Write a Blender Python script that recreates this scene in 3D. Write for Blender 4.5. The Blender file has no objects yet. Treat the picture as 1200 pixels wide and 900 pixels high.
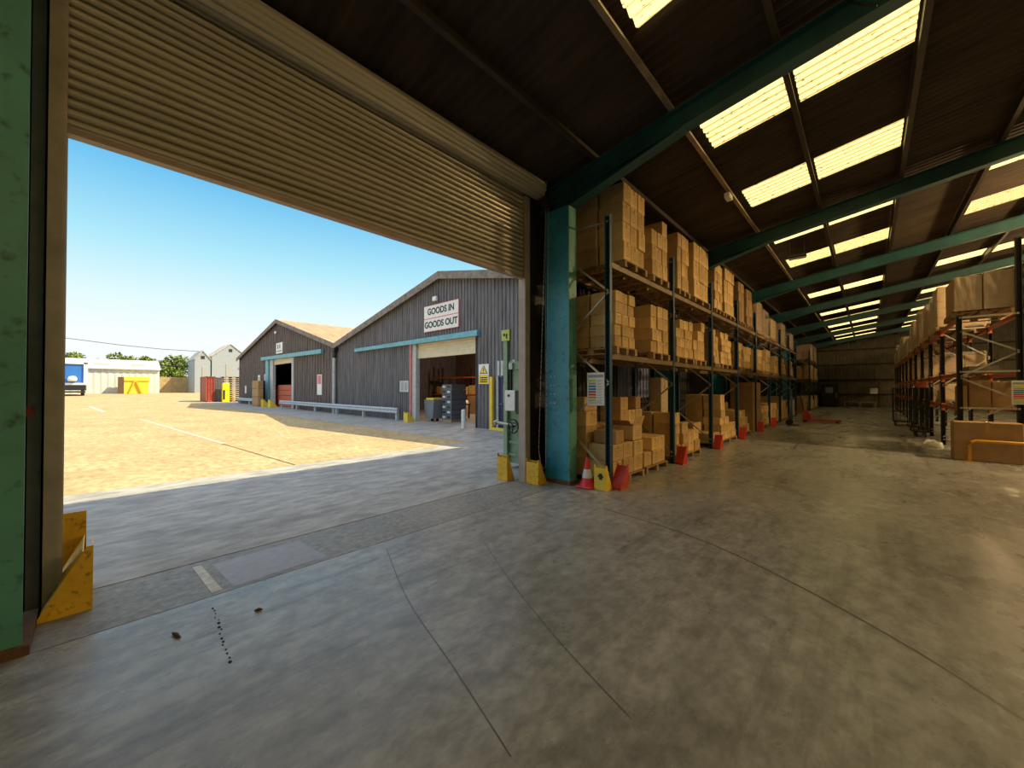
import bpy, math, random
from mathutils import Vector, Matrix, noise
random.seed(7)
PI = math.pi
sc = bpy.context.scene
COL = sc.collection

# ------------------------------------------------------------------ camera, sky, sun, exposure
cam_d = bpy.data.cameras.new('camera'); cam = bpy.data.objects.new('camera', cam_d); COL.objects.link(cam)
cam.location = (0, 0, 1.6)
cam.rotation_euler = (math.radians(90.65), 0, math.radians(42.8))
cam_d.sensor_width = 36; cam_d.lens = 13.5; cam_d.clip_start = 0.05; cam_d.clip_end = 1000
sc.camera = cam
sc.view_settings.view_transform = 'Standard'
sc.view_settings.look = 'None'
sc.view_settings.exposure = 0.0
sc.view_settings.gamma = 1.0
sc.view_settings.use_curve_mapping = False
try:
    sc.cycles.use_denoising = True
    sc.cycles.max_bounces = 8; sc.cycles.diffuse_bounces = 5; sc.cycles.transparent_max_bounces = 8
    sc.cycles.sample_clamp_indirect = 6.0
except Exception:
    pass

W = bpy.data.worlds.new('sky'); sc.world = W; W.use_nodes = True
nt = W.node_tree; nt.nodes.clear()
wo = nt.nodes.new('ShaderNodeOutputWorld'); bg = nt.nodes.new('ShaderNodeBackground')
tc = nt.nodes.new('ShaderNodeTexCoord'); sx = nt.nodes.new('ShaderNodeSeparateXYZ'); cr = nt.nodes.new('ShaderNodeValToRGB')
nt.links.new(tc.outputs['Generated'], sx.inputs[0]); nt.links.new(sx.outputs['Z'], cr.inputs[0])
nt.links.new(cr.outputs[0], bg.inputs[0]); nt.links.new(bg.outputs[0], wo.inputs[0])
e = cr.color_ramp.elements
e[0].position = 0.0; e[0].color = (0.98, 1.0, 1.0, 1)
e[1].position = 1.0; e[1].color = (1.30, 1.32, 1.40, 1)   # unseen upper sky, brightened to fill the shade
for p, c in ((0.10, (0.95, 1.0, 1.0)), (0.17, (0.78, 0.98, 1.0)), (0.27, (0.44, 0.83, 0.98)), (0.40, (0.15, 0.54, 0.90)), (0.58, (0.85, 0.95, 1.10))):
    k = e.new(p); k.color = (*c, 1)
bg.inputs[1].default_value = 1.0

SUN = Vector((0.62, 0.69, 1.0)).normalized()
sd = bpy.data.lights.new('sun', 'SUN'); so = bpy.data.objects.new('sun', sd); COL.objects.link(so)
so.rotation_euler = SUN.to_track_quat('Z', 'Y').to_euler(); so.location = (20, 20, 40)
sd.energy = 8.0; sd.angle = 0.009; sd.color = (1.0, 0.85, 0.52)

# unseen fill lamps added on the right to brighten the hall, see lamp builder further down
FILL_LAMPS = [(4.6,13.3,1000),(8.2,13.3,500),(9.0,-3.0,260),(5.0,21.0,260),(5.0,28.5,260),(5.0,36.0,260)]   # x, y, watts
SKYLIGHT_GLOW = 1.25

# ------------------------------------------------------------------ helpers
class MB:
    def __init__(s): s.v = []; s.f = []; s.m = []; s.sm = []
    def add(s, vs, fs, mi=0, smooth=False):
        o = len(s.v); s.v += [tuple(v) for v in vs]
        for f in fs: s.f.append(tuple(i + o for i in f)); s.m.append(mi); s.sm.append(smooth)
    def box(s, x0, x1, y0, y1, z0, z1, mi=0):
        v = [(x0,y0,z0),(x1,y0,z0),(x1,y1,z0),(x0,y1,z0),(x0,y0,z1),(x1,y0,z1),(x1,y1,z1),(x0,y1,z1)]
        s.add(v, [(0,3,2,1),(4,5,6,7),(0,1,5,4),(1,2,6,5),(2,3,7,6),(3,0,4,7)], mi)
    def cbox(s, x0, x1, y0, y1, z0, z1, c=0.006, mi=0):      # box with chamfered edges
        X, Y, Z = (x0, x1), (y0, y1), (z0, z1); v = []; idx = {}
        for a in (0,1):
            for b in (0,1):
                for d in (0,1):
                    p = (X[a], Y[b], Z[d]); q = (c if a == 0 else -c, c if b == 0 else -c, c if d == 0 else -c)
                    for ax in range(3):
                        t = [p[i] + (q[i] if i != ax else 0) for i in range(3)]
                        idx[(a,b,d,ax)] = len(v); v.append(tuple(t))
        f = []
        for ax in range(3):
            o1, o2 = [i for i in range(3) if i != ax]
            for sd_ in (0,1):
                q = []
                for (i, j) in ((0,0),(1,0),(1,1),(0,1)):
                    k = [0,0,0]; k[ax] = sd_; k[o1] = i; k[o2] = j; q.append(idx[(*k, ax)])
                fl = (sd_ == 1) != (ax == 1)
                f.append(tuple(q) if fl else tuple(reversed(q)))
        for ax in range(3):                                       # edge strips
            o1, o2 = [i for i in range(3) if i != ax]
            for i in (0,1):
                for j in (0,1):
                    k0 = [0,0,0]; k0[o1] = i; k0[o2] = j; k1 = list(k0); k1[ax] = 1
                    f.append((idx[(*k0, o1)], idx[(*k1, o1)], idx[(*k1, o2)], idx[(*k0, o2)]))
        for a in (0,1):
            for b in (0,1):
                for d in (0,1): f.append((idx[(a,b,d,0)], idx[(a,b,d,1)], idx[(a,b,d,2)]))
        s.add(v, f, mi)
    def bar(s, p, q, w, h, mi=0, up=(0,0,1)):                     # rectangular bar from p to q
        p = Vector(p); q = Vector(q); d = (q - p).normalized(); u = Vector(up)
        if abs(d.dot(u)) > 0.98: u = Vector((1,0,0))
        a = d.cross(u).normalized() * w / 2; b = a.normalized().cross(d) * h / 2
        v = [p-a-b, p+a-b, p+a+b, p-a+b, q-a-b, q+a-b, q+a+b, q-a+b]
        s.add(v, [(0,1,2,3),(7,6,5,4),(0,4,5,1),(1,5,6,2),(2,6,7,3),(3,7,4,0)], mi)
    def tube(s, pts, r, n=8, mi=0, close=True):
        pts = [Vector(p) for p in pts]; rings = []
        for i, p in enumerate(pts):
            d = (pts[min(i+1, len(pts)-1)] - pts[max(i-1, 0)]).normalized()
            u = Vector((0,0,1)) if abs(d.z) < 0.95 else Vector((1,0,0))
            a = d.cross(u).normalized(); b = a.cross(d)
            rr = r[i] if isinstance(r, (list, tuple)) else r
            rings.append([p + (a*math.cos(2*PI*k/n) + b*math.sin(2*PI*k/n))*rr for k in range(n)])
        v = [x for g in rings for x in g]; f = []
        for i in range(len(pts)-1):
            for k in range(n): f.append((i*n+k, i*n+(k+1)%n, (i+1)*n+(k+1)%n, (i+1)*n+k))
        s.add(v, f, mi, True)
        if close:
            s.add(rings[0], [tuple(range(n))], mi); s.add(rings[-1], [tuple(range(n))], mi)
    def prism(s, poly, axis, a, b, mi=0):                         # polygon in the other two axes, extruded along axis
        def P(u, w, t): return {'x': (t,u,w), 'y': (u,t,w), 'z': (u,w,t)}[axis]
        n = len(poly); v = [P(u,w,a) for u,w in poly] + [P(u,w,b) for u,w in poly]
        f = [tuple(range(n)), tuple(range(2*n-1, n-1, -1))] + [(i, (i+1)%n, (i+1)%n+n, i+n) for i in range(n)]
        s.add(v, f, mi)
    def lathe(s, prof, c=(0,0,0), n=16, mi=0):
        v = []; f = []
        for r, z in prof:
            for k in range(n): v.append((c[0]+r*math.cos(2*PI*k/n), c[1]+r*math.sin(2*PI*k/n), c[2]+z))
        for i in range(len(prof)-1):
            for k in range(n): f.append((i*n+k, i*n+(k+1)%n, (i+1)*n+(k+1)%n, (i+1)*n+k))
        s.add(v, f, mi, True)
    def mesh(s, name, mats, off=(0,0,0)):
        me = bpy.data.meshes.new(name)
        me.from_pydata([(v[0]-off[0], v[1]-off[1], v[2]-off[2]) for v in s.v], [], s.f)
        for m in (mats if isinstance(mats, (list, tuple)) else [mats]): me.materials.append(m)
        me.polygons.foreach_set('material_index', s.m); me.polygons.foreach_set('use_smooth', s.sm)
        me.update(); return me
    def build(s, name, mats, parent=None):
        if parent is not None:
            off = Vector((0,0,0)); q = parent
            while q is not None: off += q.location; q = q.parent
        else:
            xs = [v[0] for v in s.v]; ys = [v[1] for v in s.v]; zs = [v[2] for v in s.v]
            off = Vector(((min(xs)+max(xs))/2, (min(ys)+max(ys))/2, min(zs)))
        o = bpy.data.objects.new(name, s.mesh(name, mats, off)); COL.objects.link(o)
        if parent is not None: o.parent = parent
        else: o.location = off
        return o

def tag(o, label=None, cat=None, group=None, kind=None):
    if label: o['label'] = label
    if cat: o['category'] = cat
    if group: o['group'] = group
    if kind: o['kind'] = kind
    return o
def thing(name, label, cat, loc, group=None):
    o = bpy.data.objects.new(name, None); COL.objects.link(o); o.location = loc; o.empty_display_size = 0.1
    return tag(o, label, cat, group)
def struct(name, mb, mats, label=None, cat=None, parent=None):
    o = mb.build(name, mats, parent)
    if parent is None: tag(o, label, cat, None, 'structure')
    return o
def copy_tree(o, parent=None):
    c = o.copy(); COL.objects.link(c)
    if parent is not None: c.parent = parent
    for ch in list(o.children): copy_tree(ch, c)
    return c

def mat(name, col, rough=0.6, metal=0.0, var=0.25, scale=6.0, bump=0.0, col2=None, stretch=(1,1,1), spec=0.5, rnd=0.0, dirt=0.0, coord='Object'):
    m = bpy.data.materials.new(name); m.use_nodes = True; n = m.node_tree; b = n.nodes['Principled BSDF']; L = n.links
    b.inputs['Roughness'].default_value = rough; b.inputs['Metallic'].default_value = metal
    b.inputs['Specular IOR Level'].default_value = spec
    t = n.nodes.new('ShaderNodeTexCoord'); mp = n.nodes.new('ShaderNodeMapping'); mp.inputs['Scale'].default_value = stretch
    L.new(t.outputs[coord], mp.inputs[0])
    nz = n.nodes.new('ShaderNodeTexNoise'); nz.inputs['Scale'].default_value = scale; nz.inputs['Detail'].default_value = 6; nz.inputs['Roughness'].default_value = 0.62
    L.new(mp.outputs[0], nz.inputs['Vector'])
    r = n.nodes.new('ShaderNodeValToRGB'); c2 = col2 or tuple(x*(1-var) for x in col); c1 = col if col2 else tuple(min(1, x*(1+var*0.6)) for x in col)
    r.color_ramp.elements[0].position = 0.32; r.color_ramp.elements[0].color = (*c2, 1)
    r.color_ramp.elements[1].position = 0.68; r.color_ramp.elements[1].color = (*c1, 1)
    L.new(nz.outputs[0], r.inputs[0]); out = r.outputs[0]
    if dirt:
        n2 = n.nodes.new('ShaderNodeTexNoise'); n2.inputs['Scale'].default_value = scale*4; n2.inputs['Detail'].default_value = 4
        L.new(mp.outputs[0], n2.inputs['Vector'])
        r2 = n.nodes.new('ShaderNodeValToRGB'); r2.color_ramp.elements[0].position = 0.30; r2.color_ramp.elements[0].color = (1-dirt,)*3+(1,)
        r2.color_ramp.elements[1].position = 0.42; r2.color_ramp.elements[1].color = (1,1,1,1); L.new(n2.outputs[0], r2.inputs[0])
        mx = n.nodes.new('ShaderNodeMix'); mx.data_type = 'RGBA'; mx.blend_type = 'MULTIPLY'; mx.inputs[0].default_value = 1
        L.new(out, mx.inputs[6]); L.new(r2.outputs[0], mx.inputs[7]); out = mx.outputs[2]
    if rnd:
        oi = n.nodes.new('ShaderNodeObjectInfo'); mr = n.nodes.new('ShaderNodeMapRange'); mr.inputs[3].default_value = 1-rnd; mr.inputs[4].default_value = 1+rnd*0.6
        L.new(oi.outputs['Random'], mr.inputs[0])
        mx = n.nodes.new('ShaderNodeMix'); mx.data_type = 'RGBA'; mx.blend_type = 'MULTIPLY'; mx.inputs[0].default_value = 1
        L.new(out, mx.inputs[6]); L.new(mr.outputs[0], mx.inputs[7]); out = mx.outputs[2]
    L.new(out, b.inputs['Base Color'])
    if bump:
        bp = n.nodes.new('ShaderNodeBump'); bp.inputs['Strength'].default_value = bump; bp.inputs['Distance'].default_value = 0.02
        L.new(nz.outputs[0], bp.inputs['Height']); L.new(bp.outputs[0], b.inputs['Normal'])
    return m

M = {}
M['teal'] = mat('teal_paint', (0.035,0.29,0.40), 0.42, 0, 0.25, 3, 0.05, dirt=0.35)
M['green_worn'] = mat('green_worn_paint', (0.10,0.33,0.275), 0.45, 0, 0.2, 2.5, 0.08, dirt=0.55)
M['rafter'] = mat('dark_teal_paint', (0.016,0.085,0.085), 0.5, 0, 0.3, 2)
M['rust'] = mat('rusty_steel', (0.13,0.07,0.04), 0.8, 0, 0.4, 10, 0.2)
M['brown_steel'] = mat('brown_steel', (0.24,0.17,0.12), 0.6, 0, 0.3, 4)
M['dark_steel'] = mat('dark_steel', (0.018,0.017,0.018), 0.6, 0, 0.3, 4)
M['galv'] = mat('galvanised_steel', (0.42,0.40,0.35), 0.42, 0.55, 0.2, 5)
M['purlin'] = mat('purlin_steel', (0.065,0.05,0.034), 0.5, 0.2, 0.3, 3)
M['purlin_lit'] = mat('purlin_lit_tone', (0.34,0.27,0.18), 0.4, 0.3, 0.4, 2.5)  # paler copy of the purlin colour, painting in light one purlin catches
M['shutter'] = mat('shutter_laths', (0.53,0.49,0.38), 0.32, 0.15, 0.22, 1.2, 0, stretch=(1,0.3,6))
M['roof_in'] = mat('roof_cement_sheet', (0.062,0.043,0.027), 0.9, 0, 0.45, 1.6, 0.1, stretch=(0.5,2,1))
M['clad_in'] = mat('inner_cladding', (0.15,0.125,0.085), 0.7, 0, 0.3, 2)
M['clad_dark'] = mat('dark_cladding', (0.045,0.045,0.05), 0.7, 0, 0.3, 2)
M['yellow'] = mat('yellow_paint', (0.80,0.46,0.02), 0.45, 0, 0.18, 6, 0.05, dirt=0.55)
M['yellow_clean'] = mat('yellow_gloss_paint', (0.85,0.60,0.05), 0.45, 0, 0.12, 6)
M['red'] = mat('red_paint', (0.62,0.055,0.03), 0.45, 0, 0.2, 7, dirt=0.4)
M['cone'] = mat('cone_red_plastic', (0.80,0.035,0.05), 0.4, 0, 0.12, 8)
M['white'] = mat('white_plastic', (0.80,0.79,0.76), 0.45, 0, 0.08, 6)
M['black'] = mat('black_paint', (0.012,0.012,0.013), 0.5, 0, 0.2, 6)
M['blue_post'] = mat('rack_blue_paint', (0.025,0.085,0.16), 0.42, 0, 0.2, 5)
M['navy'] = mat('navy_paint', (0.010,0.018,0.085), 0.45, 0, 0.15, 5)
M['beam'] = mat('rack_beam_galvanised', (0.22,0.15,0.08), 0.5, 0.2, 0.3, 6)
M['orange_beam'] = mat('rack_beam_orange', (0.42,0.10,0.025), 0.5, 0, 0.25, 6)
M['brace'] = mat('rack_brace', (0.48,0.45,0.38), 0.45, 0.4, 0.2, 6)
M['guide_face'] = mat('pale_guide_face', (0.42,0.34,0.28), 0.5, 0, 0.2, 3)
M['wood'] = mat('pallet_wood', (0.42,0.27,0.13), 0.8, 0, 0.35, 8, 0.15, stretch=(1,4,4), rnd=0.3)
M['tape'] = mat('parcel_tape', (0.46,0.30,0.13), 0.25, 0, 0.1, 6)
M['paper'] = mat('paper', (0.88,0.86,0.78), 0.7, 0, 0.06, 6)
M['concrete_joint'] = mat('joint_dark', (0.012,0.012,0.012), 0.9, 0, 0.2, 6)
M['tyre'] = mat('tyre_rubber_mark', (0.12,0.118,0.115), 0.4, 0, 0.25, 8)
M['cream_paint'] = mat('worn_cream_floor_paint', (0.52,0.50,0.42), 0.6, 0, 0.35, 14, dirt=0.4)
M['lilac_paint'] = mat('worn_lilac_floor_stain', (0.29,0.265,0.285), 0.45, 0, 0.15, 12)
M['gi_clad'] = mat('weathered_grey_cladding', (0.165,0.155,0.165), 0.75, 0, 0.45, 3.0, 0.05, stretch=(3,3,0.25), dirt=0.25)
M['b2_clad'] = mat('weathered_brown_cladding', (0.135,0.105,0.098), 0.8, 0, 0.5, 3.0, 0.05, stretch=(3,3,0.25), dirt=0.3)
M['barge'] = mat('weathered_bargeboard', (0.23,0.20,0.18), 0.85, 0, 0.45, 5, 0.1)
M['roof_tan'] = mat('rusty_roof_sheet', (0.46,0.27,0.16), 0.8, 0, 0.35, 1.2, 0.05, stretch=(0.4,2,1))
M['roof_grey'] = mat('grey_roof_sheet', (0.50,0.47,0.45), 0.8, 0, 0.2, 2)
M['rail_blue'] = mat('pale_blue_paint', (0.16,0.42,0.52), 0.55, 0, 0.25, 6, dirt=0.3)
M['cream_shutter'] = mat('cream_shutter', (0.72,0.62,0.42), 0.5, 0, 0.12, 4)
M['red_trim'] = mat('faded_red_trim', (0.62,0.22,0.22), 0.6, 0, 0.2, 6)
M['pale_grey'] = mat('pale_grey_paint', (0.50,0.52,0.52), 0.55, 0, 0.2, 5)
M['rail_galv'] = mat('guard_rail_galvanised', (0.50,0.54,0.57), 0.5, 0.15, 0.18, 5)
M['bal_green'] = mat('pale_green_enamel', (0.24,0.36,0.22), 0.45, 0, 0.15, 4, dirt=0.2)
M['bal_lime'] = mat('lime_paint', (0.52,0.62,0.14), 0.5, 0, 0.15, 4)
M['grey_plastic'] = mat('grey_crate_plastic', (0.13,0.15,0.17), 0.5, 0, 0.15, 8)
M['grey_bin'] = mat('bin_grey', (0.20,0.22,0.24), 0.5, 0, 0.15, 8)
M['red_stack'] = mat('red_goods', (0.55,0.13,0.07), 0.6, 0, 0.2, 5)
M['shed_wall'] = mat('pale_shed_sheet', (0.62,0.63,0.62), 0.6, 0, 0.12, 4, stretch=(1,5,0.3))
M['hut_wall'] = mat('grey_hut_sheet', (0.33,0.37,0.42), 0.7, 0, 0.15, 4, stretch=(1,5,0.3))
M['bank'] = mat('brown_retaining_wall', (0.46,0.33,0.17), 0.9, 0, 0.3, 1.5, 0.1)
M['bright_blue'] = mat('truck_blue', (0.03,0.16,0.55), 0.4, 0, 0.12, 3)
M['leaf'] = mat('leaves', (0.19,0.26,0.045), 0.7, 0, 0.4, 1.2, rnd=0.25)
M['bark'] = mat('bark', (0.10,0.07,0.045), 0.9, 0, 0.3, 5, 0.2)
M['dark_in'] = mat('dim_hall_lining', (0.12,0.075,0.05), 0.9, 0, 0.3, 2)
M['clear_blue'] = mat('blue_grey_panel', (0.25,0.29,0.50), 0.6, 0, 0.2, 3)
M['red_wood'] = mat('red_stained_wood', (0.34,0.06,0.04), 0.6, 0, 0.25, 5)
for nme, c in (('chart_blue',(0.03,0.20,0.42)),('chart_red',(0.55,0.06,0.05)),('chart_lime',(0.50,0.62,0.05)),('chart_orange',(0.70,0.25,0.04)),('chart_grey',(0.35,0.36,0.36)),('ink',(0.02,0.035,0.045)),('ink_pink',(0.70,0.20,0.25))):
    M[nme] = mat(nme, c, 0.6, 0, 0.08, 6)

def cardboard(name, col, prints):
    m = mat(name, col, 0.75, 0, 0.16, 5, 0, rnd=0.22, spec=0.25)
    n = m.node_tree; L = n.links; b = n.nodes['Principled BSDF']
    src = b.inputs['Base Color'].links[0].from_socket
    t = n.nodes.new('ShaderNodeTexCoord'); s = n.nodes.new('ShaderNodeSeparateXYZ'); L.new(t.outputs['Generated'], s.inputs[0])
    def mth(op, a, bb):
        k = n.nodes.new('ShaderNodeMath'); k.operation = op
        for i, q in enumerate((a, bb)):
            if isinstance(q, (int, float)): k.inputs[i].default_value = q
            elif q is not None: L.new(q, k.inputs[i])
        return k.outputs[0]
    zz = mth('FRACT', mth('MULTIPLY', s.outputs['Z'], 8.0), None); ln = mth('LESS_THAN', zz, 0.42)
    oi = n.nodes.new('ShaderNodeObjectInfo')
    y0 = mth('MULTIPLY', oi.outputs['Random'], 0.3)
    msk = mth('MULTIPLY', mth('GREATER_THAN', s.outputs['Y'], mth('ADD', y0, 0.08)), mth('LESS_THAN', s.outputs['Y'], mth('ADD', y0, 0.6)))
    msk = mth('MULTIPLY', msk, mth('MULTIPLY', mth('GREATER_THAN', s.outputs['Z'], 0.2), mth('LESS_THAN', s.outputs['Z'], 0.8)))
    nz = n.nodes.new('ShaderNodeTexNoise'); nz.inputs['Scale'].default_value = 14; L.new(t.outputs['Generated'], nz.inputs['Vector'])
    msk = mth('MULTIPLY', mth('MULTIPLY', msk, ln), mth('GREATER_THAN', nz.outputs[0], 0.47))
    g = n.nodes.new('ShaderNodeNewGeometry'); sn = n.nodes.new('ShaderNodeSeparateXYZ'); L.new(g.outputs['Normal'], sn.inputs[0])
    msk = mth('MULTIPLY', msk, mth('GREATER_THAN', sn.outputs['X'], 0.8))
    f = mth('MULTIPLY', msk, prints)
    mx = n.nodes.new('ShaderNodeMix'); mx.data_type = 'RGBA'; mx.blend_type = 'MIX'
    L.new(f, mx.inputs[0]); L.new(src, mx.inputs[6]); mx.inputs[7].default_value = (0.16,0.08,0.025,1)
    L.new(mx.outputs[2], b.inputs['Base Color'])
    return m
M['card'] = cardboard('cardboard', (0.70,0.47,0.21), 0.6)
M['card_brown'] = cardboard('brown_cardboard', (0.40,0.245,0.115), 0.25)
M['card_pale'] = cardboard('pale_cardboard', (0.68,0.55,0.36), 0.2)

# shrink wrap: thin glossy clear film
m = bpy.data.materials.new('shrink_wrap'); m.use_nodes = True; n = m.node_tree; b = n.nodes['Principled BSDF']
b.inputs['Base Color'].default_value = (0.85,0.80,0.70,1); b.inputs['Roughness'].default_value = 0.16; b.inputs['Alpha'].default_value = 0.22
nz = n.nodes.new('ShaderNodeTexNoise'); nz.inputs['Scale'].default_value = 7; nz.inputs['Detail'].default_value = 5
tcn = n.nodes.new('ShaderNodeTexCoord'); mp = n.nodes.new('ShaderNodeMapping'); mp.inputs['Scale'].default_value = (1,1,0.45)
n.links.new(tcn.outputs['Object'], mp.inputs[0]); n.links.new(mp.outputs[0], nz.inputs['Vector'])
bp = n.nodes.new('ShaderNodeBump'); bp.inputs['Strength'].default_value = 0.9; bp.inputs['Distance'].default_value = 0.06
n.links.new(nz.outputs[0], bp.inputs['Height']); n.links.new(bp.outputs[0], b.inputs['Normal'])
M['wrap'] = m

# skylight: translucent yellowed sheet, emission added in place of daylight
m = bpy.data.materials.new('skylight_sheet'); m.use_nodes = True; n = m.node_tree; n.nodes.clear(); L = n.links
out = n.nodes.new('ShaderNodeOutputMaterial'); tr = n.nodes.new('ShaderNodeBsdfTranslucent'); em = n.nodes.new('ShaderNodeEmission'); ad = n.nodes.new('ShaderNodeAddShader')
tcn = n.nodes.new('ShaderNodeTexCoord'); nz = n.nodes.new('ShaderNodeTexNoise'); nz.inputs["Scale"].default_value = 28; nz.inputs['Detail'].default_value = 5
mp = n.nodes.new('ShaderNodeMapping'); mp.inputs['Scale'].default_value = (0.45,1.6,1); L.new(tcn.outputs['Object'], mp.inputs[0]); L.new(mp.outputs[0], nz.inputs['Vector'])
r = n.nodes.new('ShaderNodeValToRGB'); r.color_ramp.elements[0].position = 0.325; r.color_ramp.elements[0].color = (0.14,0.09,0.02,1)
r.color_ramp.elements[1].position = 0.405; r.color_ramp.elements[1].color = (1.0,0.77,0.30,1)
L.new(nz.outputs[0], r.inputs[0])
# narrow darker lines across the sheet, one per corrugation
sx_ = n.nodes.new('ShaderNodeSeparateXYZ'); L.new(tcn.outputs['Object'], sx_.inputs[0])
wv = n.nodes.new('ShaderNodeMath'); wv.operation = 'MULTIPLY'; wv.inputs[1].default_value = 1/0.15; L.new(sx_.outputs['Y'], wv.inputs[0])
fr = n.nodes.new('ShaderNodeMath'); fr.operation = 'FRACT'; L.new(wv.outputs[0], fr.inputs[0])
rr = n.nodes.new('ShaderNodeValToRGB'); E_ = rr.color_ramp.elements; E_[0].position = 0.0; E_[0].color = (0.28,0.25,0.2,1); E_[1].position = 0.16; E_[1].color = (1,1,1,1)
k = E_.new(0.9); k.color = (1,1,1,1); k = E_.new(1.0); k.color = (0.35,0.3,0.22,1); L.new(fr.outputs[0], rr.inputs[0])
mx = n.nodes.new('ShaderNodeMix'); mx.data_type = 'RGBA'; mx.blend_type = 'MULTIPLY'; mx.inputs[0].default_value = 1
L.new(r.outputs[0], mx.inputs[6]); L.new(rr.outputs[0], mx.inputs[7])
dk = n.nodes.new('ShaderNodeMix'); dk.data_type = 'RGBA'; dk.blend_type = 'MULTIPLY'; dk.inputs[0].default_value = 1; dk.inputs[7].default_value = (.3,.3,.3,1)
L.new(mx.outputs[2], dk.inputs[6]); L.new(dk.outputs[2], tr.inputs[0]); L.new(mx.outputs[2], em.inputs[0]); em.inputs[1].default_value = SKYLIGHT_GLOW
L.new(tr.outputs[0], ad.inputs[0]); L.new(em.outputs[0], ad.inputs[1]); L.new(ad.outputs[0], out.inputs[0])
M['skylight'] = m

def concrete(name, ca, cb, r0, r1, scale, stretch, marks=0.0, bump=0.06, spec=0.5):
    m = bpy.data.materials.new(name); m.use_nodes = True; n = m.node_tree; L = n.links; b = n.nodes['Principled BSDF']
    b.inputs['Specular IOR Level'].default_value = spec
    t = n.nodes.new('ShaderNodeTexCoord')
    def nzz(sc_, st, det=8, rot=0.0):
        mp = n.nodes.new('ShaderNodeMapping'); mp.inputs['Scale'].default_value = st; mp.inputs['Rotation'].default_value = (0,0,rot); L.new(t.outputs['Object'], mp.inputs[0])
        q = n.nodes.new('ShaderNodeTexNoise'); q.inputs['Scale'].default_value = sc_; q.inputs['Detail'].default_value = det; q.inputs['Roughness'].default_value = 0.65
        L.new(mp.outputs[0], q.inputs['Vector']); return q.outputs[0]
    def ramp(src, p0, c0, p1, c1):
        r = n.nodes.new('ShaderNodeValToRGB'); r.color_ramp.elements[0].position = p0; r.color_ramp.elements[0].color = (*c0,1)
        r.color_ramp.elements[1].position = p1; r.color_ramp.elements[1].color = (*c1,1); L.new(src, r.inputs[0]); return r.outputs[0]
    a = nzz(scale, stretch); c = ramp(a, 0.3, cb, 0.7, ca)
    d = nzz(scale*9, stretch, 10)
    sp = ramp(d, 0.35, (0.72,)*3, 0.6, (1.06,)*3)
    mx = n.nodes.new('ShaderNodeMix'); mx.data_type = 'RGBA'; mx.blend_type = 'MULTIPLY'; mx.inputs[0].default_value = 1; L.new(c, mx.inputs[6]); L.new(sp, mx.inputs[7]); c = mx.outputs[2]
    mid = ramp(nzz(scale*13, stretch, 9, 0.4), 0.38, (0.80,)*3, 0.62, (1.10,)*3)
    mx = n.nodes.new('ShaderNodeMix'); mx.data_type = 'RGBA'; mx.blend_type = 'MULTIPLY'; mx.inputs[0].default_value = 1; L.new(c, mx.inputs[6]); L.new(mid, mx.inputs[7]); c = mx.outputs[2]
    if marks:                                                     # tyre marks and drag streaks
        for rot in (0.55, -0.35):
            q = nzz(0.9, (5.5, 0.35, 1), 5, rot); s_ = ramp(q, 0.56, (1,1,1), 0.66, (1-marks,)*3)
            mx = n.nodes.new('ShaderNodeMix'); mx.data_type = 'RGBA'; mx.blend_type = 'MULTIPLY'; mx.inputs[0].default_value = 1; L.new(c, mx.inputs[6]); L.new(s_, mx.inputs[7]); c = mx.outputs[2]
    L.new(c, b.inputs['Base Color'])
    mr = n.nodes.new('ShaderNodeMapRange'); mr.inputs[1].default_value = 0.3; mr.inputs[2].default_value = 0.7; mr.inputs[3].default_value = r0; mr.inputs[4].default_value = r1
    L.new(nzz(scale*1.7, stretch, 6), mr.inputs[0]); L.new(mr.outputs[0], b.inputs['Roughness'])
    bp = n.nodes.new('ShaderNodeBump'); bp.inputs['Strength'].default_value = bump; bp.inputs['Distance'].default_value = 0.02
    L.new(d, bp.inputs['Height']); L.new(bp.outputs[0], b.inputs['Normal'])
    return m
M['floor'] = concrete('polished_concrete_floor', (0.42,0.42,0.42), (0.26,0.26,0.26), 0.20, 0.42, 0.9, (1,0.6,1), 0.22, 0.08)
M['threshold'] = concrete('threshold_concrete', (0.30,0.29,0.27), (0.21,0.205,0.195), 0.45, 0.65, 2.0, (1,0.7,1), 0.1)
M['apron'] = concrete('apron_concrete', (0.44,0.435,0.42), (0.32,0.318,0.31), 0.65, 0.85, 0.5, (1,0.45,1), 0.12, 0.1, 0.3)
M['yard'] = concrete('sandy_worn_yard', (0.56,0.44,0.255), (0.42,0.30,0.155), 0.85, 0.95, 0.7, (0.6,1,1), 0.16, 0.25, 0.2)

# ------------------------------------------------------------------ setting: ground and floor
f = MB(); f.box(-3.712, 17.2, -7, 44.6, -0.12, 0); f.box(-4.62, -3.712, 5.06, 44.6, -0.12, 0); f.box(-4.62, -3.712, -7, -0.62, -0.12, 0)
struct('floor', f, M['floor'])
f = MB(); f.box(-4.525, -3.722, -0.612, 5.052, -0.12, 0); struct('floor_threshold', f, M['threshold'])
f = MB(); f.box(-4.8, -3.6, -0.7, 5.1, -0.16, -0.10); struct('floor_joint', f, M['concrete_joint'])
f = MB(); f.box(-8.75, -4.545, -30, 5.056, -0.12, 0); f.box(-8.75, -4.625, 5.056, 10.3, -0.12, 0); struct('floor_apron', f, M['apron'])
f = MB(); f.box(-52,-8.76,7.5,10.44,-.10,.006); struct('floor_hall_strip', f, M['apron'])  # grey strip of ground in front of both halls
f = MB()
def gz(x): return max(0.0, (-x-52)*0.0142) if x > -100 else 0.68
xs = [-8.75, -30, -52, -60, -70, -80, -90, -100, -180]
vs = []; fs = []
for i, x in enumerate(xs): vs += [(x,-60,gz(x)), (x,60,gz(x))]
for i in range(len(xs)-1): fs.append((i*2, i*2+1, i*2+3, i*2+2))
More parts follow.
